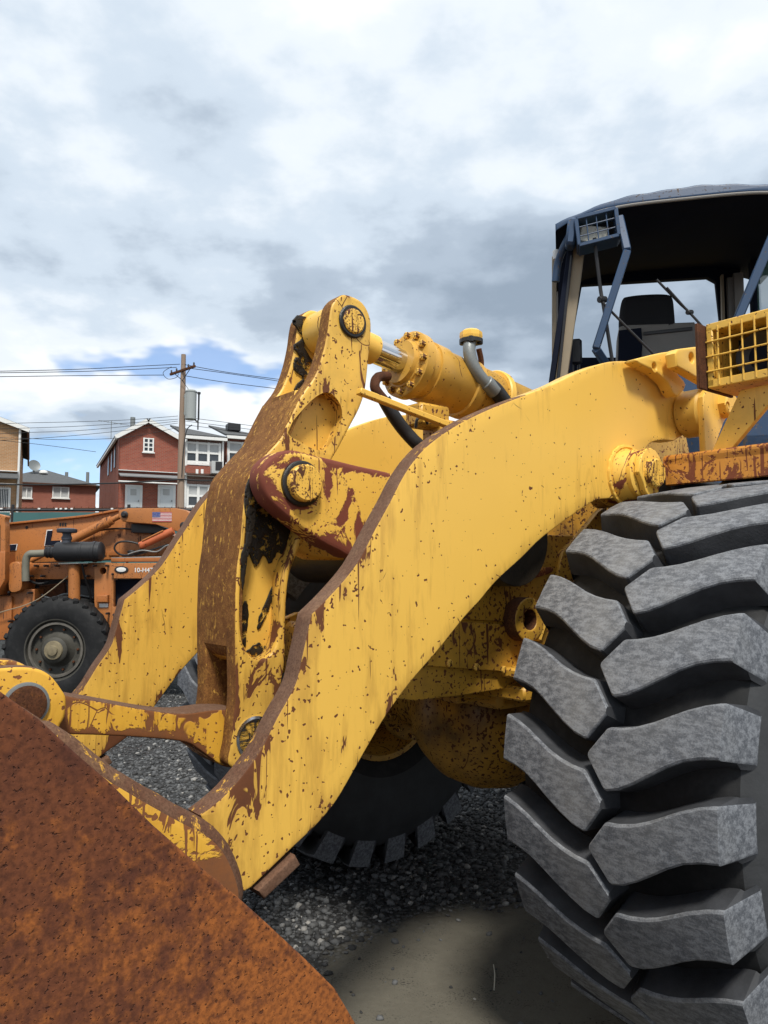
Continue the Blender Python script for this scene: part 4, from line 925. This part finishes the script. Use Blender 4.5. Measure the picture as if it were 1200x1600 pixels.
for k, (px, py) in enumerate([(60, 884), (75, 884), (92, 884), (135, 884), (52, 900), (70, 900), (140, 900), (151, 884), (170, 884), (151, 955), (171, 958), (180, 897), (245, 885), (182, 960), (192, 975), (20, 925), (50, 926), (20, 970), (44, 968)]):
    MB(TT).lathe(W3(px, py, YB + (.10 if py in (884, 900) and px < 145 else .05)), (0, -1, 0), [(-.06, .013), (.10, .013), (.112, .009)], 6).build('bolt', M['black'], body, 20)
MB(TT).tube([W3(34, 900, YB), W3(60, 912, YB + .12), W3(95, 905, YB + .2), W3(140, 915, YB + .22)], .016, 8).build('coolant_hose', M['hose'], body)
MB(TT).tube([W3(56, 925, YB + .25), W3(80, 935, YB + .25), W3(104, 928, YB + .28), W3(146, 934, YB + .28)], .012, 8).build('fuel_line', M['steel'], body)
MB(TT).tube([W3(128, 880, YB - .02), W3(132, 900, YB + .02), W3(140, 925, YB + .1), W3(144, 955, YB + .2)], .014, 8).build('coolant_hose', M['hose'], body)
tpl('engine_block', [(60, 915), (100, 910), (104, 960), (62, 965)], YB + .3, YB + .5, M['darkrust'], body, .02)
tpl('radiator_grille', [(180, 906), (216, 906), (216, 946), (180, 946)], YB + .12, YB + .16, M['cabdark'], body)
for k in range(6): tpl('boom_weld_plate', [(150 + 20 * k, 862 - .3 * k), (166 + 20 * k, 861 - .3 * k), (166 + 20 * k, 868), (150 + 20 * k, 868)], YB + .535, YB + .55, M['orange'], boom, .003)
MB(TT).tube([W3(70, 856, YB + .5), W3(120, 842, YB + .5), W3(150, 830, YB + .5), W3(196, 826, YB + .48), W3(250, 836, YB + .48)], .011, 8).build('hydraulic_hose', M['hose'], tele)
# cab edge
fr = spline([(-110, 800), (-2, 803), (7, 815), (8, 840), (8, 895), (2, 900, 1), (-110, 900, 1)], 4)
hole = [(-100, 812), (-4, 812), (0, 822), (0, 890), (-100, 890)]
tc = plate('cab_frame', [[WY(p[0], p[1], YB - .1) for p in fr], [WY(*p, YB - .1) for p in hole]], YB - .1, YB + .02, M['orange2'], tele, .01, T=TT)
tpl('cab_window', [(-102, 810), (1, 810), (1, 892), (-102, 892)], YB - .05, YB - .03, M['cabdark'], tc, .002)
# wheels
def twheel(cx, cy, Y, rad, parent):
    c = W3(cx, cy, Y); mb = MB(); r = rad
    mb.lathe((0, 0, 0), (0, 1, 0), [(-.19, .33), (-.205, .36), (-.215, .42), (-.21, r - .10), (-.19, r - .04), (-.16, r - .012), (0, r), (.16, r - .012), (.19, r - .04), (.21, r - .10), (.215, .42), (.2, .33)], 64, caps=False)
    wl = mb.build('wheel', M['carcass'], parent, 60); wl.location = TT @ c
    mb = MB(); mb.lathe((0, -.19, 0), (0, 1, 0), [(0, .365), (-.012, .36), (-.006, .335), (.03, .325), (.05, .29), (.07, .275), (.075, .20), (.05, .17), (.02, .15), (-.02, .145), (-.04, .12), (-.045, .08), (-.05, 0)], 48, caps=False)
    mb.build('rim', plain('dirty_rim', (.050, .047, .038), .7, 0, .6, 14, .3), wl)
    MB().lathe((0, -.205, 0), (0, -1, 0), [(-.02, .14), (.012, .135), (.02, .11), (.045, .10), (.05, .06), (.07, .055), (.075, .03)], 24).build('hub', plain('hub_paint', (.20, .165, .10), .7, 0, .55, 22, .4), wl)
    MB().lathe((0, -.165, 0), (0, -1, 0), [(0, .31), (.012, .31), (.014, .285), (0, .28)], 40, caps=False).build('lock_ring', plain('lock_ring', (.11, .10, .085), .6, 0, .6, 20, .3), wl)
    nb = MB().lathe((0, 0, 0), (0, -1, 0), [(0, .014), (.03, .014), (.034, .01)], 6).build('wheel_nut', M['darkrust'], wl, 20); nb.location = (.235, -.115, 0)
    for k in range(1, 10):
        n2 = copyobj(nb, wl); t = k * math.pi / 5; n2.location = (.235 * math.cos(t), -.115, .235 * math.sin(t))
    lgm = MB(); lgm.box((r - .02, -.10, 0), (.05, .2, .06), Matrix.Rotation(R(25), 3, 'X'), .008); l0 = lgm.build('tread_lug', M['carcass'], wl)
    lgm = MB(); lgm.box((r - .02, .10, 0), (.05, .2, .06), Matrix.Rotation(R(-25), 3, 'X'), .008); l1 = lgm.build('tread_lug', M['carcass'], wl); l1.rotation_euler = (0, .09, 0)
    for k in range(1, 30):
        for l_ in (l0, l1):
            n2 = copyobj(l_, wl); n2.rotation_euler = (0, 2 * math.pi * k / 30 + (.09 if l_ is l1 else 0), 0)
    return wl
twheel(97, 1013, YB + .05, .60, tele); twheel(97, 1000, YB + 1.75, .60, tele)
twheel(-330, 1013, YB + .05, .60, tele)

# ================================================================== FENCE
YF = 16.5
M['screen'] = plain('green_screen', (.045, .125, .125), .8, 0, .25, 1.2, .2)
fence = empty('fence', Matrix.Translation((-6, YF, 0)), 'yard fence with dark green privacy screen and barbed wire behind telehandler', 'fence')
FT = Matrix.Translation((6, -YF, 0)); zt = WY(100, 797, YF)[1]
xs_ = [-13, -10.5, -8, -5.5, -3, -.5, 2, 4.5, 7, 9.5]
for i, xa in enumerate(xs_):
    MB(FT).cyl((xa, YF, 0), (xa, YF, zt + .12), .035, seg=10).build('post', M['black'], fence)
    if i < len(xs_) - 1:
        mb = MB(FT); xb = xs_[i + 1]; vv = []; ff = []
        for a in range(9):
            for b in range(5):
                tx = a / 8; vv.append((xa + .04 + (xb - xa - .08) * tx, YF - .04 + .03 * math.sin(a * 1.7 + b + i), .05 + (zt - .1) * b / 4))
        for a in range(8):
            for b in range(4): ff.append([a * 5 + b, (a + 1) * 5 + b, (a + 1) * 5 + b + 1, a * 5 + b + 1])
        mb.add(vv, ff); mb.build('screen_panel', M['screen'], fence, 80)
MB(FT).cyl((xs_[0], YF, zt), (xs_[-1], YF, zt), .03, seg=10).build('top_rail', M['black'], fence)
mb = MB(FT)
for z_ in (.045,): mb.tube([(xs_[0] + 22.5 * k / 40, YF + .03, zt + z_ + .006 * math.sin(k)) for k in range(41)], .010, 5, smooth=False)
for k in range(150): mb.span((xs_[0] + .15 * k, YF + .03, zt + .02), (xs_[0] + .15 * k + .02, YF + .03, zt + .075), (.012, .012), 0)
mb.build('barbed_wire', M['darkrust'], fence)
mb = MB(FT)
for px in (2, 61, 88, 95, 103, 112, 175): p = W3(px, 795, YF - .05); mb.box(p, (.05, .02, .035), None, .004)
tag(mb.build('screen_tie', M['white'], fence), kind='stuff')

# ================================================================== HOUSES
PHI = R(24.7); EX = Vector((math.cos(PHI), math.sin(PHI), 0)); EY = Vector((-math.sin(PHI), math.cos(PHI), 0))
def brick(name, a, b, mortar, scale=1.0):
    m, g = mat(name); o = g.coord(); x, y, z = g.sep(o)[0:3]
    bt = g.node('ShaderNodeTexBrick', {'Vector': g.comb(g.m('ADD', x, y), z, 0), 'Color1': a, 'Color2': b, 'Mortar': mortar, 'Scale': 1.0, 'Mortar Size': .012, 'Brick Width': .24, 'Row Height': .085})
    n = g.noise(o, .8, 4, .6); cc = g.mix(g.m('MULTIPLY', g.step(n, .4, .75), .35), bt.outputs[0], tuple(v * .55 for v in a))
    g.out(cc, .85, 0, g.bump(bt.outputs[1], .4, .02), .3); return m
M['redbrick'] = brick('red_brick', (.27, .060, .036), (.34, .085, .048), (.22, .15, .12))
M['redbrick2'] = brick('dull_red_brick', (.29, .085, .052), (.35, .11, .066), (.30, .17, .14))
M['tanbrick'] = brick('tan_brick', (.36, .19, .085), (.43, .23, .11), (.40, .30, .2))
def shingle():
    m, g = mat('grey_shingle'); o = g.coord(); x, y, z = g.sep(o)[0:3]
    bt = g.node('ShaderNodeTexBrick', {'Vector': g.comb(g.m('ADD', x, y), g.m('MULTIPLY', z, 1.0), 0), 'Color1': (.085, .09, .095), 'Color2': (.12, .125, .13), 'Mortar': (.05, .05, .05), 'Mortar Size': .012, 'Brick Width': .3, 'Row Height': .14})
    g.out(bt.outputs[0], .9, 0, None, .3); return m
M['shingle'] = shingle()
M['pane'] = plain('window_glass', (.035, .042, .05), .12, 0, .5, 1.2, 0, .6)
M['blind'] = plain('window_blind', (.42, .43, .43), .5, 0, .1, 4)
M['door'] = plain('white_door', (.62, .65, .66), .45, 0, .05, 3)
M['porchgrey'] = plain('porch_shingle', (.20, .205, .21), .9, 0, .2, 3)
class House:
    def __init__(s, name, px, Y, label, group='houses along the street'):
        p = ray(px, 800); p = EYE + p * (Y / p.y); s.o = Vector((p.x, p.y, 4.4)); s.M = Matrix.Translation(s.o) @ Matrix.Rotation(PHI, 4, 'Z')
        s.root = empty(name, s.M, label, 'house', group)
    def q(s, px, py, dy=0):                                  # photo point on the facade plane moved dy back -> local (x, z)
        dd = ray(px, py); n = EY; t = ((s.o + EY * dy) - EYE).dot(n) / dd.dot(n); P = EYE + dd * t - s.o
        return (P.dot(EX), P.z)
    def box(s, name, px0, py0, px1, py1, y0, y1, m, parent=None, bev=.01):
        a, b = s.q(px0, py0, y0), s.q(px1, py1, y0)
        return MB().box(((a[0] + b[0]) / 2, (y0 + y1) / 2, (a[1] + b[1]) / 2), (abs(b[0] - a[0]), abs(y1 - y0), abs(b[1] - a[1])), None, bev).build(name, m, parent or s.root)
    def window(s, px0, py0, px1, py1, nx, nz, fr=.07, glassm=None, upper=None):
        a, b = s.q(px0, py0, -.05), s.q(px1, py1, -.05); x0, x1 = a[0], b[0]; z1, z0 = a[1], b[1]
        mb = MB(); y = -.06
        for xx in [x0 + (x1 - x0) * k / nx for k in range(nx + 1)]: mb.box((xx, y, (z0 + z1) / 2), (fr, .10, z1 - z0 + fr), None, .008)
        for k in range(nz + 1): zz = z0 + (z1 - z0) * k / nz; mb.box(((x0 + x1) / 2, y, zz), (x1 - x0 - .01, .092, fr * .8), None, .008)
        mb.box(((x0 + x1) / 2, y - .03, z0 - fr * .9), (x1 - x0 + fr * 2.4, .16, fr * .8), None, .01)
        wd = mb.build('window', M['white'], s.root)
        for i in range(nx):
            for k in range(nz):
                xa, xb = x0 + (x1 - x0) * i / nx, x0 + (x1 - x0) * (i + 1) / nx; za, zb = z0 + (z1 - z0) * k / nz, z0 + (z1 - z0) * (k + 1) / nz
                mm = upper if (upper and k >= nz / 2) else (glassm or M['pane'])
                MB().box(((xa + xb) / 2, -.025, (za + zb) / 2), (xb - xa - fr * .9, .02, zb - za - fr * .7), None, 0).build('pane', mm, wd)
        return wd
def roofslab(h, name, pts, th, m, parent=None):                # pts: 4 local corners, thickened upwards
    v = [Vector(p) for p in pts]; n = (v[1] - v[0]).cross(v[2] - v[0]).normalized(); n = n if n.z > 0 else -n
    return MB().add(v + [p + n * th for p in v], [[0, 1, 2, 3], [7, 6, 5, 4], [0, 4, 5, 1], [1, 5, 6, 2], [2, 6, 7, 3], [3, 7, 4, 0]]).build(name, m, parent or h.root, 20)
def gable(h, xr, zeave, zpeak, xp, depth, m, z0=-2.5):
    W_ = xr
    mb = MB(); f = [(0, 0, z0), (W_, 0, z0), (W_, 0, zeave), (xp, 0, zpeak), (0, 0, zeave)]; b = [(p[0], depth, p[2]) for p in f]
    mb.add(f + b, [[0, 1, 2, 3, 4], [9, 8, 7, 6, 5], [0, 4, 9, 5], [1, 6, 7, 2]]); mb.build('wall', m, h.root, 20)
    ov = .22; sl = (zpeak - zeave) / xp; sr = (zpeak - zeave) / (W_ - xp)
    rl = roofslab(h, 'roof', [(-ov, -.35, zeave - ov * sl + .02), (-ov, depth + .3, zeave - ov * sl + .02), (xp, depth + .3, zpeak + .02), (xp, -.35, zpeak + .02)], .12, M['shingle'])
    rr = roofslab(h, 'roof', [(W_ + ov, -.35, zeave - ov * sr + .02), (W_ + ov, depth + .3, zeave - ov * sr + .02), (xp, depth + .3, zpeak + .02), (xp, -.35, zpeak + .02)], .12, M['shingle'])
    for a, b, par in (((-ov, zeave - ov * sl), (xp, zpeak), rl), ((W_ + ov, zeave - ov * sr), (xp, zpeak), rr)):
        roofslab(h, 'rake_board', [(a[0], -.40, a[1] - .16), (b[0], -.40, b[1] - .16), (b[0], -.34, b[1] - .16), (a[0], -.34, a[1] - .16)], .26, M['white'], par)
    MB().box((-ov + .02, depth / 2, zeave - ov * sl - .03), (.14, depth, .16), None, .01).build('gutter', M['white'], rl)
    return rl
# red brick house with the front gable
h = House('brick_house', 184, 48, 'red brick gable house with small six pane window and two white doors')
xr, zv = h.q(282, 680); zp = h.q(231, 658)[1]; xp = h.q(231, 658)[0]
rf = gable(h, xr, h.q(184, 680)[1], zp, xp, 15, M['redbrick'])
h.window(225, 685, 239, 706, 2, 3, .09)
h.box('cornice', 185, 733.5, 281, 739.5, -.28, -.01, M['white'])
a, b = h.q(185, 740), h.q(281, 752)
roofslab(h, 'porch_roof', [(a[0], -.02, a[1]), (b[0], -.02, a[1]), (b[0], -1.2, b[1]), (a[0], -1.2, b[1])], .06, M['porchgrey'])
h.box('porch_fascia', 185, 752.5, 281, 755, -1.24, -1.12, M['white'])
for (x0, x1) in ((196, 222), (247, 274)):
    fr_ = h.box('door_frame', x0, 757, x1, 800, -.08, .02, M['white'])
    d_ = h.box('door', x0 + 4, 760, x1 - 4, 800, -.12, -.05, M['door'], fr_)
    h.box('door_light', x0 + 8, 764, x1 - 9, 774, -.14, -.10, M['blind'], fr_)
    h.box('door_handle', x1 - 6, 781, x1 - 5, 784, -.18, -.12, M['steel'], fr_)
a = h.q(221, 652); MB().cyl((a[0] - .3, 2, zp - .5), (a[0] - .3, 2, zp + .55), .16, seg=12).build('chimney_pipe', M['steel'], rf)
for yv in (2.5, 4.6, 7.0): MB().box((-.01, yv, h.q(184, 690)[1] - .6), (.10, .55, 1.5), None, .01).build('side_window', M['pane'], h.root)
mb = MB(); an = h.q(174, 662, 1.5); mb.cyl((an[0], 1.5, an[1] - 1.0), (an[0], 1.5, an[1] + .2), .02, seg=6); mb.cyl((an[0] - .8, 1.5, an[1] + .15), (an[0] + 1.1, 1.5, an[1] - .02), .015, seg=6)
for k in range(4): mb.cyl((an[0] - .6 + .4 * k, 1.2, an[1] + .12 - .04 * k), (an[0] - .6 + .4 * k, 1.8, an[1] + .12 - .04 * k), .01, seg=5)
mb.build('tv_antenna', M['steel'], rf)
MB().cyl((-.06, -.06, h.q(184, 678)[1]), (-.06, -.06, -2), .05, seg=8).build('downpipe', plain('brown_pipe', (.16, .06, .045), .5), h.root)
# tan brick house at the left edge
h2 = House('brick_house', 29, 46, 'tan brick house with white barred window beside the red hipped house')
wd_ = 5.6
def q2(px, py): return h2.q(px, py)
ze = q2(29, 668)[1]; zp2 = q2(-20, 640)[1]
mb = MB(); f = [(-wd_, 0, -2.5), (0, 0, -2.5), (0, 0, ze), (-wd_ / 2, 0, zp2), (-wd_, 0, ze)]; mb.add(f + [(p[0], 14, p[2]) for p in f], [[0, 1, 2, 3, 4], [9, 8, 7, 6, 5], [0, 4, 9, 5], [1, 6, 7, 2]]); mb.build('wall', M['tanbrick'], h2.root, 20)
sl = (zp2 - ze) / (wd_ / 2)
for s_ in (0, 1):
    xe = .4 if s_ == 0 else -wd_ - .4
    r_ = roofslab(h2, 'roof', [(xe, -.3, ze - .4 * sl), (xe, 14, ze - .4 * sl), (-wd_ / 2, 14, zp2), (-wd_ / 2, -.3, zp2)], .12, M['shingle'])
    roofslab(h2, 'rake_board', [(xe, -.36, ze - .4 * sl - .16), (-wd_ / 2, -.36, zp2 - .16), (-wd_ / 2, -.30, zp2 - .16), (xe, -.30, ze - .4 * sl - .16)], .25, M['white'], r_)
MB().box((.36, 7, ze - .34), (.10, 14, .5), None, .01).build('side_fascia', M['darkrust'], h2.root)
h2.box('cornice', -60, 733, 29, 736, -.25, -.01, M['white'])
a, b = h2.q(-60, 737), h2.q(29, 752); roofslab(h2, 'porch_roof', [(a[0], -.02, a[1]), (b[0], -.02, a[1]), (b[0], -1.1, b[1]), (a[0], -1.1, b[1])], .06, M['shingle'])
h2.box('porch_fascia', -60, 752.5, 29, 756, -1.15, -1.05, M['white'])
wd2 = h2.window(-24, 762, 14, 800, 2, 1, .12)
mb = MB()
for k in range(14): p = h2.q(-22 + 2.7 * k, 780); mb.box((p[0], -.16, p[1]), (.025, .02, 1.5), None, 0)
mb.build('window_bars', M['white'], wd2)
MB().cyl((-.08, -.08, ze), (-.08, -.08, -2), .07, seg=8).build('downpipe', M['white'], h2.root)
# low hipped house behind
h3 = House('brick_house', 30, 62, 'low red brick house with grey hipped roof and satellite dish')
xr3 = h3.q(150, 760)[0]; ze3 = h3.q(60, 756)[1]; zr3 = h3.q(68, 737, 4)[1] + .2
mb = MB(); mb.box((xr3 / 2 - 1, 4.5, (ze3 - 3) / 2), (xr3 + 2, 9, ze3 + 3), None, 0); mb.build('wall', M['redbrick2'], h3.root)
x0, x1 = -2.4, xr3 + .4; xm = h3.q(68, 740)[0]
mb = MB(); mb.add([(x0, -.4, ze3), (x1, -.4, ze3), (x1, 9.4, ze3), (x0, 9.4, ze3), (xm - .3, 4.5, zr3), (xm + .3, 4.5, zr3)], [[0, 1, 5, 4], [1, 2, 5], [2, 3, 4, 5], [3, 0, 4], [3, 2, 1, 0]]); rf3 = mb.build('roof', M['shingle'], h3.root, 10)
h3.box('eave_board', 33, 755, 150, 758, -.45, -.35, M['darkrust'])
h3.window(34, 761, 49, 778, 2, 1, .10, M['blind']); h3.window(83, 761, 107, 778, 2, 1, .10, M['blind'])
for (px, py, hh_) in ((104, 744, 1.0), (137, 744, 1.2)): p = h3.q(px, py, 3); MB().cyl((p[0], 3, p[1] - .8), (p[0], 3, p[1] + .35), .14, seg=10).build('vent_pipe', M['steel'], rf3)
p = h3.q(68, 738, 3); MB().lathe((p[0], 3, p[1]), (0, 0, 1), [(-.1, .35), (.05, .35), (.14, .25), (.18, .05)], 16).build('roof_vent', M['white'], rf3)
p = h3.q(53, 728, 3); mb = MB(); mb.lathe((p[0], 3, p[1]), (.3, -1, .3), [(0, .03), (.05, .3), (.12, .48), (.14, .5), (.13, .46), (.06, .25)], 20); mb.cyl((p[0], 3.1, p[1] - .1), (p[0], 3.1, p[1] - 1.4), .09, seg=8); mb.build('satellite_dish', M['steel'], rf3)
# pale row houses on the right
for i, (px0, px1, lab) in enumerate(((287, 350, 'grey roofed row house with white triple window behind the utility pole'), (352, 420, 'grey roofed row house right of the triple window house, half hidden by lever'))):
    h4 = House('row_house', px0, 50 + 1.5 * i, lab)
    xr4 = h4.q(px1, 700)[0]; ze4 = h4.q(px0 + 20, 683)[1]
    mb = MB(); mb.box((xr4 / 2, 5, (ze4 - 3) / 2), (xr4, 10, ze4 + 3), None, 0); mb.build('wall', brick('mixed_brick', (.17, .07, .05), (.24, .12, .09), (.3, .25, .22)) if i == 0 else M['redbrick2'], h4.root)
    zr4 = ze4 + 1.5
    rr4 = roofslab(h4, 'roof', [(-.2, -.5, ze4 - .05), (xr4 + .1, -.5, ze4 - .05), (xr4 - 2.2, 5, zr4 - .2), (-.2, 5, zr4)], .12, M['shingle'])
    MB().box((xr4 / 2, -.5, ze4 - .12), (xr4 + .2, .14, .2), None, .01).build('gutter', M['white'], rr4)
    MB().cyl((xr4 - .1, -.12, ze4 - .1), (xr4 - .1, -.12, -2), .07, seg=8).build('downpipe', M['white'], h4.root)
    if i == 0:
        MB().cyl((.05, -.12, ze4 - .1), (.05, -.12, -2), .10, seg=8).build('downpipe', M['white'], h4.root)
        h4.window(290, 691, 343, 724, 3, 2, .17, M['pane'], M['blind'])
        h4.window(293, 758, 326, 792, 2, 2, .17, M['pane'], M['blind'])
        h4.box('balcony_ledge', 289, 742, 348, 745, -.6, -.01, M['white'])
        h4.box('brick_parapet', 290, 727, 340, 741, -.5, -.3, M['redbrick'])
        for px in (306, 314): h4.box('parapet_slot', px, 733, px + 4, 740, -.52, -.45, M['white'])
        ac = h4.box('air_conditioner', 331, 720, 348, 740, -.9, -.1, M['blind']); h4.box('fan_grille', 337, 721, 347, 735, -.94, -.88, M['black'], ac)
    else:
        h4.window(357, 691, 400, 724, 2, 2, .17, M['pane'], M['blind'])
        MB().box((.8, 1.5, ze4 + .9), (.9, .8, .5), None, .03).build('roof_vent', M['black'], rr4)

# ================================================================== UTILITY POLE AND WIRES
YP = 38.0
p = ray(282, 790); PB = EYE + p * (YP / p.y); zb_ = hz(0, YP)
PZ = lambda py: WY(282, py, YP)[1]
pole = empty('utility_pole', Matrix.Translation((PB.x, YP, zb_)), 'wooden utility pole with crossarm standing before the brick houses', 'utility pole')
PT = Matrix.Translation((-PB.x, -YP, -zb_))
m_, g_ = mat('pole_wood'); o_ = g_.coord(); n_ = g_.noise(g_.mapv(o_, scale=(9, 9, .5)), 1, 6, .7); g_.out(g_.mix(n_, (.14, .095, .068), (.38, .28, .21)), .85, 0, g_.bump(n_, .5, .02)); M['wood'] = m_
mb = MB(PT); mb.lathe((PB.x, YP, zb_ - .3), (0, 0, 1), [(0, .19), (4, .17), (PZ(554) - zb_ + .3, .115)], 16); mb.build('pole', M['wood'], pole)
zc = PZ(580); ca = Vector((PB.x, YP - .16, zc))
xd = (EX * .35 + EY * -.9).normalized()                                                    # crossarm runs across the street wires
MB(PT).span(ca - xd * 1.15, ca + xd * 1.15, (.10, .12), .01).build('crossarm', M['darkrust'], pole)
for t in (-1.05, -.55, .55, 1.05): MB(PT).lathe(ca + xd * t + Vector((0, 0, .06)), (0, 0, 1), [(0, .02), (.04, .05), (.08, .035), (.11, .05), (.15, .02)], 10).build('insulator', M['black'], pole)
mb = MB(PT); mb.span(ca - xd * .8, Vector((PB.x, YP - .12, zc - .5)), (.03, .03)); mb.span(ca + xd * .8, Vector((PB.x, YP - .12, zc - .5)), (.03, .03)); mb.build('crossarm_brace', M['black'], pole)
def wp(px, py, off=0):                                                                      # photo point on the vertical plane of the wires
    dd = ray(px, py); o0 = Vector((PB.x, YP, 0)) + EY * off; t = (o0 - EYE).dot(EY) / dd.dot(EY); return EYE + dd * t
for pts in ([(268, 573), (255, 582), (262, 592), (275, 590), (279, 584)], [(281, 590), (290, 602), (297, 612)]): MB(PT).tube([wp(*p_, -.3) for p_ in pts], .014, 6).build('jumper_wire', M['hose'], pole)
MB(PT).tube([wp(300, 664, -.2), wp(292, 672, -.2), wp(287, 700, -.2), wp(284, 745, -.2)], .025, 6).build('riser_cable', M['hose'], pole)
tc_ = wp(298, 634, -.35); zt0, zt1 = WY(298, 657, YP)[1], WY(298, 611, YP)[1]
tr = empty('transformer', Matrix.Translation((tc_.x, tc_.y, zt0)), 'grey can transformer hung on the utility pole', 'transformer')
RTm = Matrix.Translation((-tc_.x, -tc_.y, -zt0)); H_ = zt1 - zt0
M['cangrey'] = plain('transformer_grey', (.30, .32, .315), .5, 0, .08, 3)
MB(RTm).lathe((tc_.x, tc_.y, zt0), (0, 0, 1), [(0, .24), (.03, .28), (H_ - .12, .28), (H_ - .11, .30), (H_ - .06, .30), (H_, .22), (H_ + .02, .05)], 24).build('can', M['cangrey'], tr)
mb = MB(RTm)
for k in range(5): t = -.9 + k * .45; mb.box((tc_.x - .29 * math.cos(t), tc_.y - .29 * math.sin(t), zt0 + H_ * .5), (.05, .02, H_ * .72), Matrix.Rotation(t, 3, 'Z'), .004)
mb.build('cooling_fin', M['cangrey'], tr)
mb = MB(RTm); mb.cyl((tc_.x + .40, tc_.y, zt0 + .0), (tc_.x + .40, tc_.y, zt1 - .15), .045, seg=10); mb.cyl((tc_.x + .40, tc_.y, zt1 - .2), (tc_.x + .40, tc_.y, zt1 - .1), .085, seg=10); mb.cyl((tc_.x + .2, tc_.y, zt0 + .02), (tc_.x + .40, tc_.y, zt0 - .15), .04, seg=8); mb.cyl((tc_.x + .38, tc_.y, zt0 - .5), (tc_.x + .38, tc_.y, zt0), .035, seg=8); mb.build('fuse_cutout', M['black'], tr)
mb = MB(RTm); mb.span((PB.x, YP - .05, zt1 - .3), (tc_.x, tc_.y, zt1 - .3), (.08, .08)); mb.span((PB.x, YP - .05, zt0 + .35), (tc_.x, tc_.y, zt0 + .35), (.08, .08)); mb.build('hanger', M['steel'], tr)
def wire(pts, r, name, label, group, off=0): tag(MB().tube([wp(*p_, off) for p_ in pts], r, 6).build(name, M['hose'], None), label, 'wire', group)
gl, gr_ = 'power lines on the crossarm', 'lower service wires'
LL = 'thin black power line strung to the crossarm of the utility pole'
for pts in ([(-60, 581), (0, 580), (120, 577), (220, 572), (281, 569)], [(-60, 583), (0, 582.5), (140, 580), (276, 574)], [(-60, 588), (0, 588.5), (120, 587), (256, 586)],
            [(285, 569), (345, 580), (400, 588), (470, 597)], [(293, 575), (345, 582), (400, 590), (470, 601)], [(288, 587), (350, 597), (430, 607), (470, 612)]): wire(pts, .016, 'power_line', LL, gl, -.1)
LS = 'faint service wire crossing the gap between the tan and red houses'
for pts in ([(-40, 664), (35, 661), (120, 659), (200, 656), (278, 650)], [(-40, 671), (35, 669), (120, 666), (200, 661), (278, 655)], [(-40, 680), (35, 676), (120, 673), (220, 664), (278, 658)], [(-40, 690), (40, 686), (110, 681), (200, 672), (278, 661)], [(-40, 683), (40, 685), (110, 687), (200, 683), (278, 668)], [(-40, 684), (40, 692), (90, 698), (150, 706)]): wire(pts, .011, 'service_wire', LS, gr_, .1)
LR2 = 'thin service wire strung from the transformer past the row houses'
for pts in ([(290, 652), (330, 657), (400, 666), (470, 676)], [(290, 658), (330, 663), (400, 672), (470, 681)], [(290, 664), (330, 669), (400, 680), (470, 690)]): wire(pts, .012, 'service_wire', LR2, 'wires beyond the transformer', .1)
wire([(-40, 757), (0, 757), (100, 757), (200, 754), (284, 749)], .035, 'telephone_cable', 'thick black telephone cable sagging in front of the red house doors', None, -.2)
wire([(284, 749), (320, 751), (360, 748), (470, 740)], .035, 'telephone_cable', 'thick black telephone cable running before the row house windows', None, -.2)
